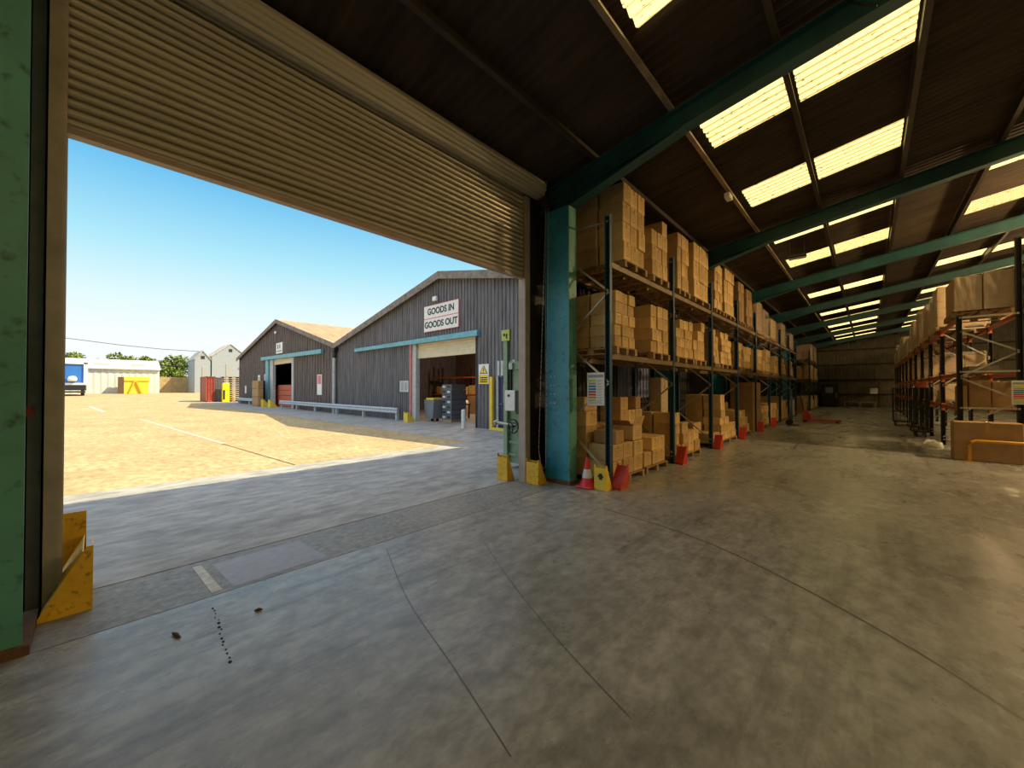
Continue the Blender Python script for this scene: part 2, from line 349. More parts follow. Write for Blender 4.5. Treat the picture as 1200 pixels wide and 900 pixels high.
f.add(vs, fs); struct('ground_yard', f, M['yard'])
for x0, y0_, x1, y1_, w, mm, lb in ((-28.0,1.46,-13.6,2.45,.11,'cream_paint','long worn white line running diagonally across the sunny yard'),(-51.5,-.6,-38.0,.2,.25,'cream_paint','faint white line far out in the sunny yard'),(-13.7,2.44,-8.8,2.80,.035,'rust','dark crack continuing the white line towards the shaded apron')):
    f = MB(); f.add([(x0,y0_,.004),(x1,y1_,.004),(x1,y1_+w,.004),(x0,y0_+w,.004)], [(0,1,2,3)]); tag(f.build('yard_line', M[mm]), lb, 'floor marking')
# floor paint and stains
f = MB(); f.add([(-4.44,0.59,.002),(-4.43,0.65,.002),(-3.78,0.69,.002),(-3.77,0.62,.002)], [(0,1,2,3)]); tag(f.build('floor_stripe', M['cream_paint']), 'short worn cream painted stripe across the concrete threshold strip', 'floor marking')
f = MB(); f.add([(-4.38,0.72,.0015),(-4.40,1.45,.0015),(-3.80,1.5,.0015),(-3.76,0.76,.0015)], [(0,1,2,3)]); tag(f.build('floor_stain', M['lilac_paint']), 'faded lilac stain on the threshold beside the cream stripe', 'floor stain')
for i, (x, y, lb) in enumerate(((-3.34,5.02,'worn white paint dash at foot of blue steel column'),(-3.14,5.2,'worn white paint dash nearest the traffic cone'))):
    f = MB(); f.add([(x-.08,y-.05,.002),(x+.10,y-.03,.002),(x+.08,y+.10,.002),(x-.10,y+.07,.002)], [(0,1,2,3)]); tag(f.build('floor_dash', M['cream_paint']), lb, 'floor marking')
f = MB()                                                          # row of chipped pits in the slab
for k in range(16):
    t = k/15; x = -3.50+0.75*t + random.uniform(-.012,.012); y = 0.59-0.05*t+random.uniform(-.01,.01); rr_ = random.uniform(.006,.013)
    f.add([(x+rr_*math.cos(a)*1.3, y+rr_*math.sin(a)*.8, .0018) for a in [q*PI/3 for q in range(6)]], [(0,1,2,3,4,5)])
tag(f.build('floor_crack', M['concrete_joint']), 'line of small dark chips in the concrete below the cream stripe', 'crack')
for pts, w, lb in (([(-3.55,1.98),(-2.6,1.62),(-1.75,1.40),(-1.1,1.22)],.007,'thin dark tyre scratch curving from the threshold line towards the camera'),
                   ([(-2.95,2.75),(-2.2,2.35),(-1.45,2.0),(-.8,1.75)],.006,'thin dark tyre scratch running beside the longer one'),
                   ([(-2.6,4.6),(-1.2,4.3),(.2,3.4),(1.2,2.2)],.02,'long faint dark tyre sweep across the middle of the floor')):
    f = MB(); vs = []; fs = []; P3 = []
    for i in range(len(pts)-1):
        for t in range(8):
            u = t/8; a = pts[max(i-1,0)]; b_ = pts[i]; c = pts[i+1]; d = pts[min(i+2,len(pts)-1)]
            P3.append(tuple(.5*((2*b_[q])+(-a[q]+c[q])*u+(2*a[q]-5*b_[q]+4*c[q]-d[q])*u*u+(-a[q]+3*b_[q]-3*c[q]+d[q])*u**3) for q in (0,1)))
    for (x, y) in P3: vs += [(x, y-w/2, .0012), (x+w*.3, y+w/2, .0012)]
    for i in range(len(P3)-1): fs.append((2*i,2*i+2,2*i+3,2*i+1))
    f.add(vs, fs); tag(f.build('tyre_mark', M['tyre']), lb, 'tyre mark')
for (x, y, l, a, lb) in ((-3.28,0.36,.10,.3,'dark splinter lying on the bluish floor'),(-3.22,0.80,.05,1.2,'small brown stone lying on the bluish floor')):
    f = MB(); f.tube([(x-l/2*math.cos(a), y-l/2*math.sin(a), .010),(x,y,.013),(x+l/2*math.cos(a), y+l/2*math.sin(a), .009)], [.006,.013,.004], 6)
    tag(f.build('debris', M['bark']), lb, 'debris')

# ------------------------------------------------------------------ setting: roof
SL = 0.16; RIDGE = 6.4
def zroof(x): return 5.91 + SL*x if x <= RIDGE else 5.91 + SL*(2*RIDGE-x)
def wav(y): return 0.024*math.sin(2*PI*y/0.15)
SKY_Y = [-5.4,-2.55,0.3,3.15,6.02,8.87,11.85,14.62,17.5,20.5,23.4,26.2,29.1,31.9,34.8,37.6,40.5]
SKY_X = [(-1.85,-0.79),(-0.69,0.47),(1.88,3.04),(3.14,4.3),(8.5,9.7),(9.8,11.0),(12.2,13.4),(13.5,14.7)]  # last four: unseen panes added on the far slope for light
XB = sorted(set([-4.95, RIDGE, 17.5] + [q for a in SKY_X for q in a]))
STEP = 0.0375; NY = int(52/STEP); Y0 = -7.05
def in_sky(xm, ym):
    for i, (a, b_) in enumerate(SKY_X):
        if a < xm < b_:
            for j, s_ in enumerate(SKY_Y):
                if s_ <= ym < s_+0.95: return (i, j)
    return None
roof = MB(); rv = []; rf = []; nx = len(XB)
for j in range(NY+1):
    y = Y0 + j*STEP
    for x in XB: rv.append((x, y, zroof(x)+wav(y)))
panes = {}
for j in range(NY):
    ym = Y0 + (j+.5)*STEP
    for i in range(nx-1):
        q = (j*nx+i, (j+1)*nx+i, (j+1)*nx+i+1, j*nx+i+1); s_ = in_sky((XB[i]+XB[i+1])/2, ym)
        if s_ is None: rf.append(q)
        else: panes.setdefault(s_, []).append([rv[k] for k in q])
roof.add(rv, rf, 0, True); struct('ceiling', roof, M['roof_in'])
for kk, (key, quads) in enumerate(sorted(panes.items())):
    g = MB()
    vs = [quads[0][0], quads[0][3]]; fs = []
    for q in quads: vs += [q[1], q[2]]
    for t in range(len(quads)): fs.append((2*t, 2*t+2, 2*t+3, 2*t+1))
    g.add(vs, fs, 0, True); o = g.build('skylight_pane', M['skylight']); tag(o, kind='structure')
for x in (-3.15,-1.95,-0.74,0.53,1.80,3.09,4.36,5.6,7.2,8.4,9.75,11.1,12.1,13.45,14.8,16.2):
    g = MB(); z = zroof(x)-0.026
    g.box(x-.032, x-.024, -7, 44.5, z-.15, z); g.box(x-.032, x+.034, -7, 44.5, z-.158, z-.15); g.box(x-.06, x-.032, -7, 44.5, z-.006, z); g.box(x+.026,x+.034,-7,44.5,z-.15,z-.13)
    struct('roof_purlin', g, M['purlin_lit'] if x == -1.95 else M['purlin'])
FRAMES = [-6.2,-0.405,5.41,11.05,16.75,22.45,28.15,33.85,39.55]
def ibeam(g, p, q, h, w, tf=0.016, tw=0.012, mi=0):              # I-section lying in an x-z plane at y = p[1]
    p = Vector(p); q = Vector(q); d = (q-p).normalized(); up = Vector((0,1,0)).cross(d) * -1
    up = Vector((-d.z,0,d.x))
    if up.z < 0: up = -up
    g.bar(p+up*(h-tf/2), q+up*(h-tf/2), w, tf, mi, up); g.bar(p+up*(tf/2), q+up*(tf/2), w, tf, mi, up)
    g.bar(p+up*(h/2), q+up*(h/2), tw, h-2*tf, mi, up)
for yf in FRAMES:
    g = MB(); zb = lambda x: 5.42+SL*x
    ibeam(g, (-4.3,yf,zb(-4.3)), (RIDGE,yf,zb(RIDGE)), 0.30, 0.19)
    ibeam(g, (17.0,yf,zb(RIDGE)-SL*(17.0-RIDGE)), (RIDGE,yf,zb(RIDGE)), 0.30, 0.19)
    g.prism([(-3.62,4.66),(-1.82,5.12),(-1.82,5.14),(-4.0,4.82),(-4.0,4.55)], 'y', yf-.006, yf+.006)        # haunch web
    g.bar((-3.62,yf,4.655),(-1.80,yf,5.125),0.19,0.018)
    g.bar((-3.58,yf,4.70),(-3.58,yf,5.0),0.19,0.014)
    struct('roof_rafter', g, M['rafter'])
for i, yf in enumerate(FRAMES):
    x0, x1 = (-4.12,-3.62) if yf < 8 else (-4.54,-4.07)
    if i == 1: x0, x1 = -4.24, -3.74
    if i < 2: mm = M['green_worn']
    else: mm = M['teal']
    g = MB(); top = 4.66 if yf < 8 else 4.8
    g.box(x1-.018, x1, yf-.11, yf+.11, 0.06, top, 1 if i == 2 else 0); g.box(x0, x0+.018, yf-(.05 if i == 1 else .11), yf+(.05 if i == 1 else .11), 0.06, top)
    g.box(x0+.018, x1-.018, yf-.008, yf+.008, 0.06, top)
    if i == 2: g.box(x0+.03, x1-.018, yf-.10, yf-.085, 0.06, top)
    g.box(x0-.03, x1+.03, yf-.14, yf+.14, 0.0, 0.06, 2)
    for zz in (1.35,1.5,1.65,1.8):
        for xx in (x0+.12, x0+.2):
            if i == 2: g.tube([(xx,yf-.10,zz),(xx,yf-.112,zz)], .010, 6, 3)
    struct('wall_pillar', g, [mm, M['green_worn'], M['rust'], M['white']])
    g = MB(); g.box(16.5,16.98,yf-.1,yf+.1,0,5.0); struct('wall_pillar', g, M['teal'])

def clad_y(g, x, y0, y1, z0, z1, pitch=0.2, depth=0.03, mi=0):    # box profile cladding in the y-z plane
    y = y0; pts = []
    while y < y1:
        for dy, dx in ((0,0),(0.25,0),(0.33,1),(0.67,1),(0.75,0)):
            yy = y + dy*pitch
            if yy <= y1: pts.append((yy, x + dx*depth))
        y += pitch
    pts.append((y1, x)); vs = []; fs = []
    for yy, xx in pts: vs += [(xx,yy,z0),(xx,yy,z1)]
    for i in range(len(pts)-1): fs.append((2*i,2*i+2,2*i+3,2*i+1))
    g.add(vs, fs, mi)
# left wall beyond the doorway: cladding on rails, with one pale blue-grey sheet
g = MB(); clad_y(g, -4.62, 5.60, 44.6, 0, 5.2); g.box(-4.66,-4.63,5.60,44.6,0,5.2)
struct('wall_left', g, M['clad_dark'])
g = MB(); clad_y(g, -4.585, 8.85, 10.75, 1.35, 2.35, 0.2, 0.03); struct('wall_panel', g, M['clear_blue'])
for z in (1.2,2.5,3.8):
    g = MB(); g.box(-4.58,-4.50,5.6,44.5,z,z+.06); struct('wall_rail', g, M['dark_steel'])
g = MB(); clad_y(g, -4.62, -7.0, -0.95, 0, 5.2); g.box(-4.66,-4.63,-7,-0.95,0,5.2); struct('wall_left_near', g, M['clad_dark'])
g = MB(); g.box(-4.50,-4.42,-0.95,5.6,4.82,5.20); struct('wall_header', g, M['clad_dark'])
g = MB(); g.box(-4.5,17.3,-7.1,-7.0,0,8); struct('wall_back', g, M['clad_in'])
g = MB(); g.box(17.2,17.3,-7,44.6,0,5.4); struct('wall_right', g, M['clad_in'])
g = MB(); pts = []; x = -4.62
vs = []; fs = []
while x < 17.2:
    for dx, dy in ((0,0),(0.25,0),(0.33,1),(0.67,1),(0.75,0)): vs += [(x+dx*.25, 44.6-dy*.03, 0), (x+dx*.25, 44.6-dy*.03, zroof(x+dx*.25)+.02)]
    x += .25
for i in range(len(vs)//2-1): fs.append((2*i,2*i+2,2*i+3,2*i+1))
g.add(vs, fs); g.box(-4.62,17.2,44.62,44.68,0,5.2)
struct('wall_far', g, M['clad_in'])
for z in (1.05,2.30,3.62,4.9):
    g = MB(); g.box(-4.5,17.1,44.42,44.54,z,z+.10); struct('wall_rail', g, M['dark_steel'])

# ------------------------------------------------------------------ roller shutter of the big doorway
rs = thing('roller_shutter', 'large ribbed metal roller shutter half rolled up over the doorway', 'roller shutter', (-4.45, 2.4, 3.5))
g = MB(); P_ = 0.0765; z = 3.53; vs = []; fs = []; prof = []
while z < 5.0:
    for t, d in ((0,-.034),(.24,-.034),(.27,.002),(.42,.020),(.60,.024),(.78,.020),(.96,.002),(.98,-.034)): prof.append((z+t*P_, d))
    z += P_
for zz, d in prof: vs += [(-4.34+d,-0.2,zz),(-4.34+d,5.06,zz)]
for i in range(len(prof)-1): fs.append((2*i,2*i+1,2*i+3,2*i+2))
g.add(vs, fs, 0, False)
curt = g.build('curtain', M['shutter'], rs)
sol = curt.modifiers.new('thick', 'SOLIDIFY'); sol.thickness = 0.006
g = MB(); g.box(-4.355,-4.31,-0.2,5.06,3.485,3.53); g.box(-4.38,-4.29,-0.2,5.06,3.475,3.487); g.build('bottom_rail', M['red_trim'] if False else mat('bottom_rail_paint',(0.36,0.26,0.20),0.5,0.1,0.2,3), rs)
g = MB(); n_ = 96; vs = []; fs = []
for y in (-0.25, 5.22):
    for k in range(n_):
        a = 2*PI*k/n_; r_ = 0.142 + 0.02*abs(math.sin(a*6))
        vs.append((-4.18 + r_*math.cos(a), y, 5.05 + r_*math.sin(a)))
for k in range(n_): fs.append((k,(k+1)%n_,(k+1)%n_+n_,k+n_))
fs += [tuple(range(n_)), tuple(range(2*n_-1,n_-1,-1))]
g.add(vs, fs); g.build('coil', M['shutter'], rs)
for y0, y1 in ((-0.265,-0.165),(4.95,5.08)):
    g = MB(); g.box(-4.42,-4.27,y0 if y0 < 0 else y1-.012,(y0+.012) if y0 < 0 else y1,0,4.9)
    g.box(-4.29,-4.27,y0,y1,0,4.9); g.box(-4.42,-4.40,y0,y1,0,4.9)
    if y0 > 0: q = MB(); q.box(-4.42,-4.27,y0-.008,y0,0,4.9); q.build('guide_face', M['guide_face'], rs)
    o = g.build('guide_rail', mat('guide_rail_paint',(0.42,0.35,0.27),0.5,0.1,0.25,3), rs)
g = MB(); g.box(-4.38,-4.04,5.225,5.25,4.80,5.18); g.build('end_plate', M['dark_steel'], rs); g = MB(); g.box(-4.38,-4.04,-0.30,-0.27,4.80,5.18); g.build('end_plate', M['dark_steel'], rs)
# dark steel channel between the green column and the guide rail, with a red tag on it
g = MB(); g.box(-4.50,-4.36,-0.345,-0.335,0,4.9); g.box(-4.37,-4.36,-0.345,-0.268,0,4.9); g.box(-4.50,-4.49,-0.345,-0.268,0,4.9)
struct('trim_1', g, M['brown_steel'])
g = MB(); g.box(-4.358,-4.352,-0.352,-0.305,1.40,1.47); tag(g.build('tag', M['red']), 'small red tag stuck on the brown steel channel by the green column', 'tag')
g = MB(); g.box(-4.40,-4.36,5.082,5.60,0,4.9); g.box(-4.62,-4.40,5.585,5.60,0,4.9); struct('trim_2', g, M['dark_steel'])
# hand chain of the shutter
ch = MB()
def chain(g, p, q, n=46):
    p = Vector(p); q = Vector(q)
    for i in range(n):
        a = p.lerp(q, i/n); b_ = p.lerp(q, (i+.8)/n); g.tube([a, b_], .006, 5)
chain(ch, (-4.0,5.17,4.72), (-4.12,5.12,0.55)); chain(ch, (-3.96,5.19,4.72), (-3.98,5.14,0.30)); ch.tube([(-4.12,5.12,.55),(-4.08,5.12,.33),(-4.03,5.13,.24),(-3.98,5.14,.30)], .006, 5)
cw = thing('hand_chain', 'long thin hand chain hanging beside the blue steel column', 'chain', (-4.0,5.17,0.24))
ch.build('chain_loop', M['galv'], cw); g = MB(); g.tube([(-4.04,5.16,4.76),(-3.93,5.16,4.76)], .10, 14); g.bar((-4.2,5.16,4.8),(-3.9,5.16,4.8),.05,.05); g.build('chain_wheel', M['dark_steel'], cw)

# ------------------------------------------------------------------ steel guards
def guard(name, label, x0, x1, yv, yt, h, m, cat, group=None, t=0.008, rear_h=None):
    root = thing(name, label, cat, ((x0+x1)/2, (yv+yt)/2, 0), group); s = 1 if yt > yv else -1
    for x in (x0, x1-t):
        g = MB(); hh = h
        if rear_h and x == x0:
            g.prism([(yv+s*.04,0),(yt-s*.06,0),(yt-s*.06,rear_h),(yv+s*.04,rear_h)], 'x', x, x+t)
        else: g.prism([(yv,0),(yt,0),(yt,.02),(yv+s*.03,h),(yv,h)], 'x', x, x+t)
        g.build('side_plate', m, root)
    g = MB(); g.box(x0+t, x1-t, min(yv,yv+s*t), max(yv,yv+s*t), 0.012, h*.88); g.build('face_plate', m, root)
    g = MB(); g.bar(((x0+x1)/2, yt-s*.01, .02), ((x0+x1)/2, yv+s*.05, h*0.93), x1-x0-2*t, t); g.build('sloping_plate', m, root)
    g = MB(); g.box(x0+t, x1-t, min(yv,yt)+t, max(yv,yt), 0, 0.012); g.build('base_plate', m, root)
    return root
guard('steel_guard', 'scuffed yellow steel guard at the foot of the left door jamb', -4.62, -4.14, -0.01, -0.27, 0.46, M['yellow'], 'guard', rear_h=0.62)
guard('steel_guard', 'yellow steel guard outside the right door jamb, in front of the green baler', -4.80, -4.56, 4.80, 4.985, 0.46, M['yellow'], 'guard')
guard('steel_guard', 'yellow steel guard inside the right door jamb, under the hand chain', -4.24, -3.98, 4.93, 5.16, 0.42, M['yellow'], 'guard')
yg = guard('steel_guard', 'yellow steel guard with black mark in front of the rack end', -3.19, -2.98, 5.36, 5.55, 0.40, M['yellow_clean'], 'guard')
g = MB(); g.prism([(-3.10,.17),(-3.05,.17),(-3.05,.21),(-3.02,.21),(-3.06,.27),(-3.10,.26),(-3.13,.21),(-3.10,.21)], 'y', 5.354, 5.3605); g.build('black_mark', M['black'], yg)
RW = ['orange-red steel guard on the nearest rack post, behind the yellow guard','orange-red steel guard on the second rack post','orange-red steel guard on the third rack post','orange-red steel guard on the fourth rack post','orange-red steel guard on the fifth rack post, by the tall brown carton','orange-red steel guard on the sixth rack post']
POSTS = [5.62+2.75*k for k in range(9)]
for k in range(6):
    y = POSTS[k]; guard('rack_guard', RW[k], -3.02, -2.84, y+.22, y-.06, 0.38, M['red'], 'guard', 'guards on the left rack posts')
# traffic cone
tcn_ = thing('traffic_cone', 'red and white traffic cone beside the yellow guard', 'traffic cone', (-3.34, 5.40, 0))
g = MB(); g.cbox(-3.48,-3.20,5.26,5.54,0,.035,.012); g.lathe([(.125,.035),(.115,.06),(.098,.10),(.083,.16)], (-3.34,5.40,0)); g.build('base', M['cone'], tcn_)
g = MB(); g.lathe([(.083,.16),(.055,.30)], (-3.34,5.40,0)); g.build('white_band', M['white'], tcn_)
g = MB(); g.lathe([(.055,.30),(.026,.46),(.022,.475),(.0,.476)], (-3.34,5.40,0)); g.build('tip', M['cone'], tcn_)

# ------------------------------------------------------------------ pallet racks
def post(g, x, y, h, mi=0):
    g.box(x-.045, x-.037, y-.04, y+.04, .008, h, mi); g.box(x+.037, x+.045, y-.04, y+.04, .008, h, mi); g.box(x-.045, x+.045, y+.034, y+.04, .008, h, mi)
    g.box(x-.06, x+.06, y-.06, y+.06, 0, .008, mi)
    for k in range(int(h/.1)): pass
def rack_bay(y0, y1, xf, xr, H, levels, name_label, pm, bm, group, first, last_frame, custom=False):
    root = thing('pallet_rack', name_label, 'pallet rack', ((xf+xr)/2, (y0+y1)/2, 0), group)
    ends = ([y0] if first else []) + [y1]
    for y in ends:
        for x in (xf, xr):
            g = MB(); post(g, x, y, H if not (custom and y == y0) else (3.3 if x == xf else 4.9)); g.build('post', pm, root)
        zz = .22; k = 0
        if custom and y == y0:
            for (a, za, b_, zb_) in ((.02,2.92,.86,2.42),(.86,2.40,.02,1.88),(.02,1.84,.86,1.34),(.86,1.30,.20,.88)):
                g = MB(); g.bar((xf+a,y,za),(xf+b_,y,zb_),.03,.035); g.build('brace', M['brace'], root)
            for z in (1.15,1.98,3.24):
                g = MB(); g.bar((xf,y-.02,z),(xr,y-.02,z),.03,.04); g.build('tie', M['brace'], root)
            continue
        while zz < H-.5:
            a, b_ = (xf, xr) if k % 2 == 0 else (xr, xf); z2 = min(zz+.72, H-.12)
            g = MB(); g.bar((a,y,zz),(b_,y,z2),.03,.03); g.build('brace', M['brace'], root); zz = z2+.02; k += 1
        for zt in (.15, H-.1): g = MB(); g.bar((xf,y,zt),(xr,y,zt),.03,.03); g.build('tie', M['brace'], root)
    for z in levels:
        for x in (xf, xr):
            g = MB(); g.box(x-.03, x+.03, y0+.042, y1-.042, z-.09, z); g.box(x-.035,x+.035,y0+.042,y0+.05,z-.18,z+.03); g.box(x-.035,x+.035,y1-.05,y1-.042,z-.18,z+.03); g.build('beam', bm, root)
    return root
ORD = ['nearest','second','third','fourth','fifth','sixth','seventh','eighth','ninth','tenth']
XF, XR = -3.07, -3.93
for k in range(8):
    rack_bay(POSTS[k], POSTS[k+1], XF, XR, 4.42, (2.17, 3.66), '%s bay of the blue pallet racking along the left wall' % ORD[k], M['blue_post'], M['beam'], 'left racking', k == 0, True)
for k in range(2):
    rack_bay(34.9+2.75*k, 37.65+2.75*k, XF, XR, 4.42, (2.17, 3.66), '%s blue rack bay beyond the gap near the far wall, left side' % ('nearer' if k == 0 else 'farther'), M['blue_post'], M['beam'], 'far left racking', k == 0, True)
RY = [13.62+2.75*k for k in range(11)]
RXF, RXR = 1.57, 2.43
for k in range(10):
    rack_bay(RY[k], RY[k+1], RXF, RXR, 3.36, (1.16, 1.96, 3.26), '%s bay of the orange beamed racking along the right aisle' % ORD[k], M['dark_steel'], M['orange_beam'], 'right racking', k == 0, True, k == 0)

# ------------------------------------------------------------------ pallets, cartons
_pm = {}
def pallet(y0, y1, xf, z, label, group):                          # xf: front x, 1.0 m deep to the wall side
    w = round(y1-y0, 2); key = w
    if key not in _pm:
        g = MB(); n = 7
        for k in range(n):
            x = -0.5 + k*(1.0-.1)/(n-1); g.box(x, x+.1, -w/2, w/2, .10, .12)
        a = g.mesh('deck', M['wood']); rs2 = []
        for y in (-w/2, -.04, w/2-.08):
            g = MB(); g.box(-.5,.5,y,y+.08,.085,.10); g.box(-.5,.5,y,y+.08,0,.018)
            for x in (-.5,-.06,.38): g.box(x,x+.12,y,y+.08,.018,.085)
            rs2.append(g.mesh('runner', M['wood']))
        _pm[key] = (a, rs2)
    a, b_ = _pm[key]
    o = bpy.data.objects.new('wooden_pallet', a); COL.objects.link(o); o.location = (xf-.5, (y0+y1)/2, z)
    tag(o, label, 'pallet', group); 
    for me in b_: c = bpy.data.objects.new('runner', me); COL.objects.link(c); c.parent = o
    return o
_cm = {}
def carton_mesh(dx, dy, dz, kind):
    key = (round(dx,3), round(dy,3), round(dz,3), kind)
    if key not in _cm:
        g = MB(); g.cbox(-dx/2,dx/2,-dy/2,dy/2,0,dz,.011)
        g.box(-dx/2+.01,dx/2-.01,-.024,.024,dz-.001,dz+.0012,1)
        g.box(dx/2-.001,dx/2+.0012,-.024,.024,dz*.72,dz-.012,1)
        _cm[key] = g.mesh('cardboard_box', [M[kind], M['tape']])
    return _cm[key]
REQ = []
def carton(x, y, z, dx, dy, dz, kind, label, group, rz=0.0, back=False):
    REQ.append((dy*dz/(x*x+y*y)*(0.3 if back else 1.0), x, y, z, dx, dy, dz, kind, label, group, rz))
def flush_cartons(limit=292):
    REQ.sort(key=lambda r: -r[0])
    for (_, x, y, z, dx, dy, dz, kind, label, group, rz) in REQ[:limit]:
        o = bpy.data.objects.new('cardboard_box', carton_mesh(dx, dy, dz, kind)); COL.objects.link(o)
        o.location = (x, y, z); o.rotation_euler = (0,0,rz); tag(o, label, 'box', group)
    kinds = ['card','card_brown','card_pale']; g = MB()
    for (_, x, y, z, dx, dy, dz, kind, label, group, rz) in REQ[limit:]:
        g.cbox(x-dx/2, x+dx/2, y-dy/2, y+dy/2, z, z+dz, .008, kinds.index(kind))
    tag(g.build('cardboard_box_stacks', [M[k] for k in kinds]), 'small and distant cartons stacked further along the racks and inside the goods hall', 'boxes', None, 'stuff')
NUM = ['first','second','third','fourth','fifth','sixth','seventh','eighth']
def stack(where, y0, y1, z, xf, cols, dz, kind='card', rear=None, with_pallet=True, far=False, dxb=0.47, plabel=None, jit=0.006):
    """cols: boxes high per column from the nearest one; rear: the same for the row behind."""
    if with_pallet:
        pallet(y0-.01, y1+.01, xf+.02, z, 'wooden pallet under the cartons, %s' % where, 'pallets in the left racking'); z += .12
    n = len(cols); w = (y1-y0)/n; rear = cols if rear is None else rear
    for c in range(n):
        for h in range(max(cols[c], rear[c])):
            for r_ in (0, 1):
                hh = cols[c] if r_ == 0 else rear[c]
                if h >= hh: continue
                seen = r_ == 0 or c == 0 or rear[c] > cols[c] or z < 1
                if not seen: continue
                y = y0 + (c+.5)*w + random.uniform(-jit, jit)*.6; x = xf - dxb/2 - r_*(dxb+.05) - random.uniform(0, jit*6 if r_ == 0 else .004)
                lab = '%s carton along, %s layer%s, %s' % (NUM[c], NUM[h], ' of back row' if r_ else '', where)
                carton(x, y, z + h*(dz+.001), dxb, w-.014, dz, kind, lab, 'cartons '+where, 0, r_ == 1)
T1 = 3.66; T0 = 2.17
# top level of the left racking
stack('first pallet on the blue top shelf', 6.03, 6.90, T1, -3.0, [4,4,4], .335, 'card')
stack('second pallet on the blue top shelf', 7.20, 7.98, T1, -3.0, [3,3,4], .30, 'card', rear=[4,3,4])
stack('third pallet on the blue top shelf', 8.58, 9.26, T1, -3.0, [4,4,4], .31, 'card')
stack('fourth pallet on the blue top shelf', 9.62, 10.78, T1, -3.0, [3,3,3], .44, 'card')
stack('fifth pallet on the blue top shelf', 11.36, 12.12, T1, -3.0, [5,5,5], .25, 'card')
stack('sixth pallet on the blue top shelf', 12.35, 13.38, T1, -3.0, [4,4,4], .33, 'card')
stack('seventh pallet on the blue top shelf', 14.02, 14.72, T1, -3.0, [4,4,4], .32, 'card_brown')
stack('eighth pallet on the blue top shelf', 15.1, 15.95, T1, -3.0, [4,4,4], .31, 'card_brown')
# middle level
stack('first pallet on the blue middle shelf', 5.74, 6.46, T0, -3.0, [5,5,5], .185, 'card')
stack('second pallet on the blue middle shelf', 7.18, 7.99, T0, -3.0, [4,4,4], .23, 'card')
stack('third pallet on the blue middle shelf', 8.46, 9.52, T0, -3.0, [3,4,4,4], .21, 'card', rear=[4,4,4,4])
stack('fourth pallet on the blue middle shelf', 9.64, 10.42, T0, -3.0, [2,3,4], .235, 'card', rear=[4,4,4])
stack('fifth pallet on the blue middle shelf', 11.24, 11.66, T0, -3.0, [5,4], .18, 'card')
stack('sixth pallet on the blue middle shelf', 11.95, 12.98, T0, -3.0, [5,5,4], .18, 'card')
stack('seventh pallet on the blue middle shelf', 13.98, 14.50, T0, -3.0, [3,3], .26, 'card')
stack('eighth pallet on the blue middle shelf', 14.62, 15.60, T0, -3.0, [3,3,3], .24, 'card')
stack('ninth pallet on the blue middle shelf', 16.80, 17.60, T0, -3.0, [3,3], .26, 'card', far=True)
stack('tenth pallet on the blue middle shelf', 17.75, 18.25, T0, -3.0, [1,2], .2, 'card', far=True)
stack('eleventh pallet on the blue middle shelf', 18.40, 19.28, T0, -3.0, [3,3,3], .29, 'card', far=True)
stack('twelfth pallet on the blue middle shelf', 20.5, 21.3, T0, -3.0, [3,2,3], .25, 'card', far=True)
stack('thirteenth pallet on the blue middle shelf', 22.4, 23.4, T0, -3.0, [2,3,2], .25, 'card', far=True)
stack('fourteenth pallet on the blue middle shelf', 25.2, 26.2, T0, -3.0, [3,3,2], .25, 'card', far=True)
# floor level
stack('first pallet on the floor under blue racking', 5.72, 6.86, 0, -3.05, [2,2,2], .27, 'card', rear=[4,3,3], dxb=.46)
stack('second pallet on the floor under blue racking', 6.98, 7.98, 0, -3.05, [1,2,2], .26, 'card', rear=[5,4,4], dxb=.46)
stack('third pallet on the floor under blue racking', 8.46, 8.80, 0, -3.05, [4,4], .235, 'card', rear=[4,4])
stack('fourth pallet on the floor under blue racking', 8.98, 10.14, 0, -3.05, [3,2,2], .23, 'card', rear=[3,3,2])
stack('fifth pallet on the floor under blue racking', 11.30, 11.98, 0, -3.05, [1,1], .25, 'card', rear=[2,2])
stack('sixth pallet on the floor under blue racking', 12.05, 13.70, 0, -3.05, [6,3,2,2], .215, 'card', rear=[6,6,5,4])
stack('seventh pallet on the floor under blue racking', 14.2, 15.7, 0, -3.05, [3,3,2,1], .25, 'card', rear=[4,4,3,3])
stack('eighth pallet on the floor under blue racking', 17.9, 19.2, 0, -3.05, [3,3,3], .25, 'card', far=True)
stack('ninth pallet on the floor under blue racking', 19.6, 21.6, 0, -3.05, [3,2,3,2], .27, 'card', far=True)
stack('tenth pallet on the floor under blue racking', 22.5, 24.5, 0, -3.05, [4,3,3,2], .27, 'card', far=True)
stack('eleventh pallet on the floor under blue racking', 25.0, 27.0, 0, -3.05, [3,3,2,3], .27, 'card_pale', far=True)
stack('first pallet of the far rack floor', 35.1, 37.2, 0, -3.0, [2,3,2], .3, 'card_pale', far=True)
stack('second pallet of the far rack floor', 37.8, 40.0, 0, -3.0, [2,2,3], .3, 'card_pale', far=True)
stack('first pallet of the far rack shelf', 35.2, 37.2, T0, -3.0, [3,3,3], .33, 'card', far=True)
stack('second pallet of the far rack shelf', 38.0, 40.0, T0, -3.0, [3,3], .3, 'card_pale', far=True)
